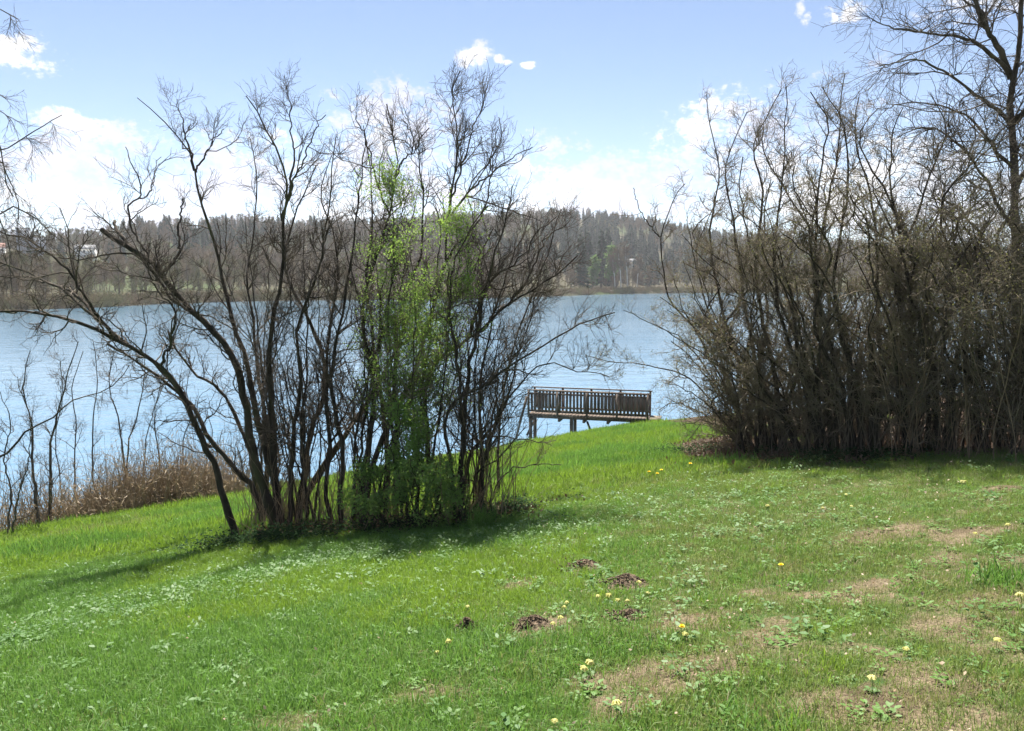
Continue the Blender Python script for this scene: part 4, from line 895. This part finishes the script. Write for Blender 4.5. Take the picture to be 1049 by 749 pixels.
# ------------------------------------------------------------------ jetty
r = np.random.default_rng(88)
JA, JB = at(664.5, 429, 33.2), at(541, 429.5, 34.6)
U = JB - JA; U[2] = 0; JL = np.linalg.norm(U); U /= JL; Vv = np.array([-U[1], U[0], 0]);
if Vv[1] < 0: Vv = -Vv
Zz = np.array([0, 0, 1.0]); AX = np.stack([U, Vv, Zz]); dz = JA[2]
JW = .95
jt = empty('jetty', JA); tag(jt, 'weathered brown wooden jetty with slatted railings over the lake edge', 'jetty')
def jp(u, v, z): return JA * [1, 1, 0] + U * u + Vv * v + Zz * (dz + z)
def jbox(name, u, v, z, su, sv, sz, mat='wood', jit=0.0):
    ax = AX
    if jit:
        a = r.normal(0, jit); ax = np.stack([U * math.cos(a) + Zz * math.sin(a), Vv, Zz * math.cos(a) - U * math.sin(a)])
    g = Geo(); g.box(jp(u, v, z), (su, sv, sz), ax); return add_obj(name, g.mesh(name, M[mat], False, JA), jt)
def jbeam(name, p, q, w):
    d = norm(q - p); s = norm(np.cross(d, Vv)); g = Geo(); g.box((p + q) / 2, (np.linalg.norm(q - p), w, w), np.stack([d, np.cross(s, d), s])); return add_obj(name, g.mesh(name, M['wood'], False, JA), jt)
g = Geo(); n = int(JL / .15)
for k in range(n): g.box(jp((k + .5) * JL / n, JW / 2 + r.normal(0, .012), -.02 + r.normal(0, .003)), (JL / n - .014, JW + .24, .04), AX)
add_obj('deck', g.mesh('deck', M['wood'], False, JA), jt)
for v in (.06, JW - .06): jbox('beam', JL / 2, v, -.12, JL - .02, .09, .15)
for u in (.75, 1.75, 2.8, 3.9): jbox('joist', u, JW / 2, -.26, .10, JW + .1, .12)
for v0, off in ((-.03, 0), (JW + .03, .07)):
    sgn = -1 if v0 < 0 else 1
    jbox('top_rail', JL / 2, v0, 1.05, JL + .08, .10, .045); jbox('upper_rail', JL / 2, v0, .90, JL, .04, .08); jbox('lower_rail', JL / 2, v0, .14, JL, .04, .08)
    for k in range(5): jbox('post', k * (JL - .09) / 4 + .045, v0 + sgn * .085, .44, .085, .085, 1.16)
    m = 33
    for k in range(m):
        if v0 < 0 and k in (23,): continue
        jbox('baluster', (k + .6 + off * 4) * JL / (m + .8), v0 + sgn * .034, .52 + r.normal(0, .006), .098, .024, .86 + r.normal(0, .012), 'wood', .014)
for u, v in ((JL - .1, .05), (JL - .1, JW - .05), (JL - 1.95, .05), (JL - 1.95, JW - .05)):
    jbox('pile', u, v, -.95, .13, .13, 1.5)
jbeam('brace', jp(JL + .05, -.02, .75), jp(JL + .55, -.02, -1.15), .09)
jbeam('brace', jp(JL - .35, JW + .02, .1), jp(JL + .30, JW + .02, -1.2), .09)
jbeam('brace', jp(JL - 2.6, .3, -.30), jp(JL - 2.85, .3, -.95), .08)
jbox('cross_beam', JL - .1, JW / 2, -.30, .1, JW + .2, .16)
jbox('landing_board', -.25, JW / 2 - .1, -.03, .46, JW + .1, .05, 'wood_pale')

# ------------------------------------------------------------------ far shore: trees, forest, houses
r = np.random.default_rng(99)
def far_tree_parts(kind, h, rng, fine=1.0):
    """meshes of a tree seen across the lake: (trunk, crown)"""
    if kind == 'conifer':
        g = Geo(); g.tubes(np.array([[0, 0, -.5], [0, 0, h * .5], [0, 0, h]]), np.array([.22, .14, .03]), 5); t = g.mesh('trunk', M['far_bark'], True)
        g = Geo(); N = int(330 * fine); q = rng.random(N) ** .8; z = h * (.10 + .9 * q); L = h * .17 * (1 - q) ** .8 * rng.uniform(.6, 1.25, N) + .25; a = rng.uniform(0, 6.28, N)
        d = np.column_stack([np.cos(a), np.sin(a), np.full(N, -.35)]); w = np.column_stack([-np.sin(a), np.cos(a), rng.normal(0, .3, N)]) * (.22 * L + .15)[:, None]
        p0 = np.column_stack([0 * z, 0 * z, z]); m = p0 + d * (L * .6)[:, None]; e = p0 + d * L[:, None] + np.column_stack([0 * z, 0 * z, .12 * L])
        V = np.stack([p0, m + w, e, m - w], 1); g.add(V, np.arange(N * 4).reshape(N, 4)); return t, g.mesh('crown', M['needle'], False)
    g = Geo(); bend = rng.normal(0, .04 * h, 2)
    P = catmull([(0, 0, -.5), (bend[0] * .3, bend[1] * .3, h * .35), (bend[0], bend[1], h * .7), (bend[0] * 1.2, bend[1] * 1.4, h)], 10)[None]; R = np.linspace(h * .013, .03, 10)[None]
    if kind == 'birch': R = np.linspace(.16, .04, 10)[None]
    g.tubes(P, R, 6); t = g.mesh('trunk', M['birch'] if kind == 'birch' else M['far_bark'], True)
    g = Geo(); t0 = .45 if kind == 'birch' else .18
    l1 = grow(P, R, int(20 * fine) + 4, (t0, 1), h * .38, .65, .10, .12, 6, .09, rng); g.tubes(l1[0], l1[1], 3)
    l2 = grow(l1[0], l1[1], 8, (.1, 1), h * .17, .7, .06, .15, 4, .045, rng); g.tubes(l2[0], np.maximum(l2[1], .022), 3)
    l3 = grow(l2[0], l2[1], 5, (.1, 1), h * .085, .7, .04, .15, 3, .03, rng); g.tubes(l3[0], np.maximum(l3[1], .02), 3)
    mt = [M['far_twig'], M['far_leaf']] if kind != 'olive' else [M['far_twig_olive'], M['far_leaf']]
    if kind == 'green':
        n = 2600; pts = l3[0].reshape(-1, 3); g.leaves(pts[rng.integers(0, len(pts), n)] + rng.normal(size=(n, 3)) * .2, .42, rng, .2, 1, .7)
    return t, g.mesh('crown', mt, False)

KINDS = {k: [far_tree_parts(k if k != 'olive' else 'olive', 10.0, r) for _ in range(n)] for k, n in (('bare', 4), ('olive', 2), ('conifer', 3), ('green', 2), ('birch', 2))}
NAMES = {'bare': ('bare_tree', 'tree'), 'olive': ('bare_tree', 'tree'), 'conifer': ('spruce_tree', 'spruce'), 'green': ('leafy_tree', 'tree'), 'birch': ('birch_tree', 'birch')}
def far_tree(kind, px, s, h, label, group, var=None):
    t, c = KINDS[kind][r.integers(0, len(KINDS[kind])) if var is None else var]
    o = empty(NAMES[kind][0], far_pt(px, s), r.uniform(0, 6.28)); k = h / 10.0; w = k * r.uniform(.85, 1.15); o.scale = (w, w, k)
    add_obj('trunk', t, o); add_obj('crown', c, o); return tag(o, label, NAMES[kind][1], group)
far_tree('green', 606, 24, 15.5, 'left and shorter of two fresh green trees on the far shore', None, 0)
far_tree('green', 625, 22, 19, 'right and taller of two fresh green trees on the far shore', None, 1)
for px, s, h, lab in ((594, 30, 26, 'dark spruce left of the two green trees across the lake'), (601, 60, 28, 'tall dark spruce behind the shorter green tree'), (615, 40, 29, 'dark spruce between the two green trees across the lake'), (621, 90, 30, 'tallest spruce behind the taller green tree'), (645, 150, 25, 'broad dark spruce standing alone up the slope right of the green trees'), (664, 60, 17, 'squat dark spruce among bare trees at the foot of the slope')):
    far_tree('conifer', px, s, h, lab, 'spruces across the lake')
for px, s, h, lab in ((629, 14, 17, 'slim birch against the right edge of the green tree'), (635, 12, 20, 'pale birch trunk second of the row right of the green trees'), (641.5, 15, 21, 'tallest pale birch of the row right of the green trees'), (651, 20, 16, 'birch standing apart at the right end of the row')):
    far_tree('birch', px, s, h, lab, 'birches on the far shore')
for k in range(84):
    px = -60 + k * 13.4 + r.normal(0, 4); kind = 'olive' if r.random() < .25 else 'bare'
    if 598 < px < 655: continue
    h = float(np.interp(px, [-60, 0, 200, 420, 560, 700, 1050], [7.5, 7.5, 11, 12, 11, 10, 11])) * r.uniform(.75, 1.2)
    far_tree(kind, px, float(r.uniform(3, 22)), h, 'bare brown tree in the front row of the wood across the lake', 'bare trees along the far shore')

# the wood behind reads as one mass
fm = []
for k, n in (('bare', 4), ('olive', 2), ('conifer', 3)):
    for v in range(n):
        t, c = KINDS[k][v]; nv = len(t.vertices); V = np.empty((nv + len(c.vertices)) * 3, np.float32)
        t.vertices.foreach_get('co', V[:nv * 3]); c.vertices.foreach_get('co', V[nv * 3:])
        q1 = np.empty(len(t.loops), np.int32); t.loops.foreach_get('vertex_index', q1); q2 = np.empty(len(c.loops), np.int32); c.loops.foreach_get('vertex_index', q2)
        Q = np.concatenate([q1.reshape(-1, 4), q2.reshape(-1, 4) + nv]); mi = np.concatenate([np.zeros(len(q1) // 4), np.ones(len(q2) // 4)])
        fm.append(mesh_data('wood_tree', V, Q, [t.materials[0], c.materials[0]], False, midx=mi))
fcoll = source_collection('wood_tree', fm)
n = 9000; az = r.uniform(-.80, .80, n); s = 14 + 520 * r.random(n) ** .75; d = shore_d(az) + s
x, y = d * np.sin(az), d * np.cos(az)
pn = vnoise(x, y, .018, 3); con = (pn + (s / 520 - .5) * .35 + .09 * ((az > .03) & (az < .27)) > .61) & (s > 60)
ol = vnoise(x, y, .03, 2) > .6
HS = [(95, 250), (46, 275), (33, 290), (4, 260), (643, 140)]
clear = np.zeros(n, bool)
for hp, hs in HS:
    a0 = px_az(hp); d0 = float(shore_d(a0)) + hs; dx, dy = x - d0 * math.sin(a0), y - d0 * math.cos(a0)
    back = (dx * math.sin(a0) + dy * math.cos(a0)); lat = np.abs(dx * math.cos(a0) - dy * math.sin(a0)); clear |= (lat < 9) & (back > np.where(np.arange(n) < 0, 0, -150 if hp < 200 else -20)) & (back < 9)
idx = np.where(con, r.integers(6, 9, n), np.where(ol, r.integers(4, 6, n), r.integers(0, 4, n)))
scl = np.where(con, r.uniform(.8, 1.35, n) * np.where(s > 330, .85, 1.15), r.uniform(.75, 1.25, n)); k = ~clear
scatter('forest', np.column_stack([x, y, HF(az, d) - .2])[k], np.column_stack([np.zeros((n, 2)), r.uniform(0, 6.28, n)])[k], scl[k], idx[k], fcoll, 'brown bare wood with dark spruces covering the hill across the lake')
# low brown scrub at the foot of the far wood
def scrub(rng):
    g = Geo(); n = 60; p0 = np.column_stack([rng.normal(size=(n, 2)) * 1.2, np.full(n, -.2)]); out = np.empty((n, 4, 3)); out[:, 0] = p0; dd = norm(rng.normal(size=(n, 3)) * [.5, .5, .2] + [0, 0, 1]); hh = rng.uniform(.8, 2.6, n)
    for j in range(1, 4): dd = norm(dd + rng.normal(size=(n, 3)) * .2); out[:, j] = out[:, j - 1] + dd * (hh / 3)[:, None]
    g.tubes(out, np.full((n, 4), .03), 3); g.leaves(out[:, 1:].reshape(-1, 3)[rng.integers(0, n * 3, 260)], .35, rng, .3, 0, .3)
    return g
scoll = source_collection('far_scrub', [scrub(r).mesh('scrub', m_, False) for m_ in (M['far_twig'], M['far_twig'], M['far_twig_olive'])])
n = 1500; az = r.uniform(-.75, .75, n); s = r.uniform(.4, 14, n); d = shore_d(az) + s
scatter('shore_scrub', np.column_stack([d * np.sin(az), d * np.cos(az), HF(az, d)]), np.column_stack([np.zeros((n, 2)), r.uniform(0, 6.28, n)]), r.uniform(.5, 1.3, n), np.where(s < 6, r.integers(1, 3, n), r.integers(0, 3, n)), scoll, 'brown scrub and reeds along the far shore')

def house(px, s, w, dpt, h, roof_h, wall, roof, label, name='house', nw=3, ns=2):
    c = far_pt(px, s); a = px_az(px); o = empty(name, c, -a + r.normal(0, .12)); tag(o, label, 'house' if name == 'house' else 'building')
    g = Geo(); g.box((0, 0, h / 2 - 1), (w, dpt, h + 2))
    if roof_h: g.add([(-w / 2, -dpt / 2, h), (-w / 2, dpt / 2, h), (-w / 2, 0, h + roof_h - .12), (w / 2, -dpt / 2, h), (w / 2, dpt / 2, h), (w / 2, 0, h + roof_h - .12)], [[0, 1, 2, 2], [3, 5, 4, 4]]) if False else None
    add_obj('wall', g.mesh('wall', M[wall], False), o)
    g = Geo()
    if roof_h:
        e = .4; V = [(-w / 2 - e, -dpt / 2 - e, h - .1), (w / 2 + e, -dpt / 2 - e, h - .1), (w / 2 + e, 0, h + roof_h), (-w / 2 - e, 0, h + roof_h), (w / 2 + e, dpt / 2 + e, h - .1), (-w / 2 - e, dpt / 2 + e, h - .1)]
        V2 = [(p[0], p[1], p[2] - .25) for p in V]
        g.add(V + V2, [[0, 1, 2, 3], [3, 2, 4, 5], [6, 9, 8, 7], [9, 11, 10, 8], [0, 6, 7, 1], [5, 4, 10, 11], [0, 3, 9, 6], [3, 5, 11, 9], [1, 7, 8, 2], [2, 8, 10, 4]])
        gw = Geo(); 
        for sx in (-1, 1): gw.add([(sx * (w / 2 - .02), -dpt / 2, h), (sx * (w / 2 - .02), 0, h + roof_h - .3), (sx * (w / 2 - .02), dpt / 2, h), (sx * (w / 2 - .02), 0, h)], [[0, 1, 2, 3]])
        add_obj('gable', gw.mesh('gable', M[wall], False), o)
    else: g.box((0, 0, h + .2), (w + .3, dpt + .3, .4))
    add_obj('roof', g.mesh('roof', M[roof], False), o)
    for i in range(nw):
        for j in range(ns):
            cx, cz = -w / 2 + (i + .5) * w / nw, h * (j + .55) / ns
            g = Geo(); g.box((cx, -dpt / 2 - .03, cz), (1.1, .10, 1.3)); f = add_obj('window', g.mesh('window', M['house_white'], False), o)
            g = Geo(); g.box((cx, -dpt / 2 - .07, cz), (.9, .06, 1.1)); add_obj('pane', g.mesh('pane', M['glass'], False), f)
    return o
house(95, 250, 9, 8, 5.2, 2.2, 'house_white', 'roof_slate', 'white gabled house among bare trees on the far left shore')
house(46, 275, 8, 9, 10, 0, 'house_grey', 'roof_slate', 'grey block building right of the taller one across the lake at left', 'block_building', 3, 3)
house(33, 290, 6, 8, 14, 0, 'house_grey', 'roof_slate', 'tall narrow grey building across the lake at far left', 'block_building', 2, 4)
house(4, 260, 8, 8, 5.5, 2.2, 'house_white', 'roof_tile', 'white house with reddish roof at the left photo edge across the lake')
house(643, 140, 9, 7, 4.0, 2.0, 'house_tan', 'roof_slate', 'tan low house on the slope above the birches')
# small white rowing boat drawn up on the far bank
c = far_pt(623, 6.5); g = Geo(); sec = []
for t in np.linspace(-1, 1, 9):
    wd = .75 * (1 - abs(t) ** 2.2) + .03; k = .15 * t * t
    sec.append([(t * 2.1, -wd, .55 + k), (t * 2.1, -wd * .6, .12 + k * .6), (t * 2.1, 0, .0 + k), (t * 2.1, wd * .6, .12 + k * .6), (t * 2.1, wd, .55 + k), (t * 2.1, wd * .85, .55 + k), (t * 2.1, 0, .16 + k), (t * 2.1, -wd * .85, .55 + k)])
g.add(np.array(sec).reshape(-1, 3), [[i * 8 + j, (i + 1) * 8 + j, (i + 1) * 8 + (j + 1) % 8, i * 8 + (j + 1) % 8] for i in range(8) for j in range(8)])
bo = empty('rowing_boat', c, .15); tag(bo, 'small white boat drawn up on the far bank below the green trees', 'boat')
add_obj('hull', g.mesh('hull', M['boat_white'], True), bo)
for t in (-.5, .55): g = Geo(); g.box((t * 2, 0, .48), (.28, 1.15, .04)); add_obj('bench', g.mesh('bench', M['wood_pale'], False), bo)
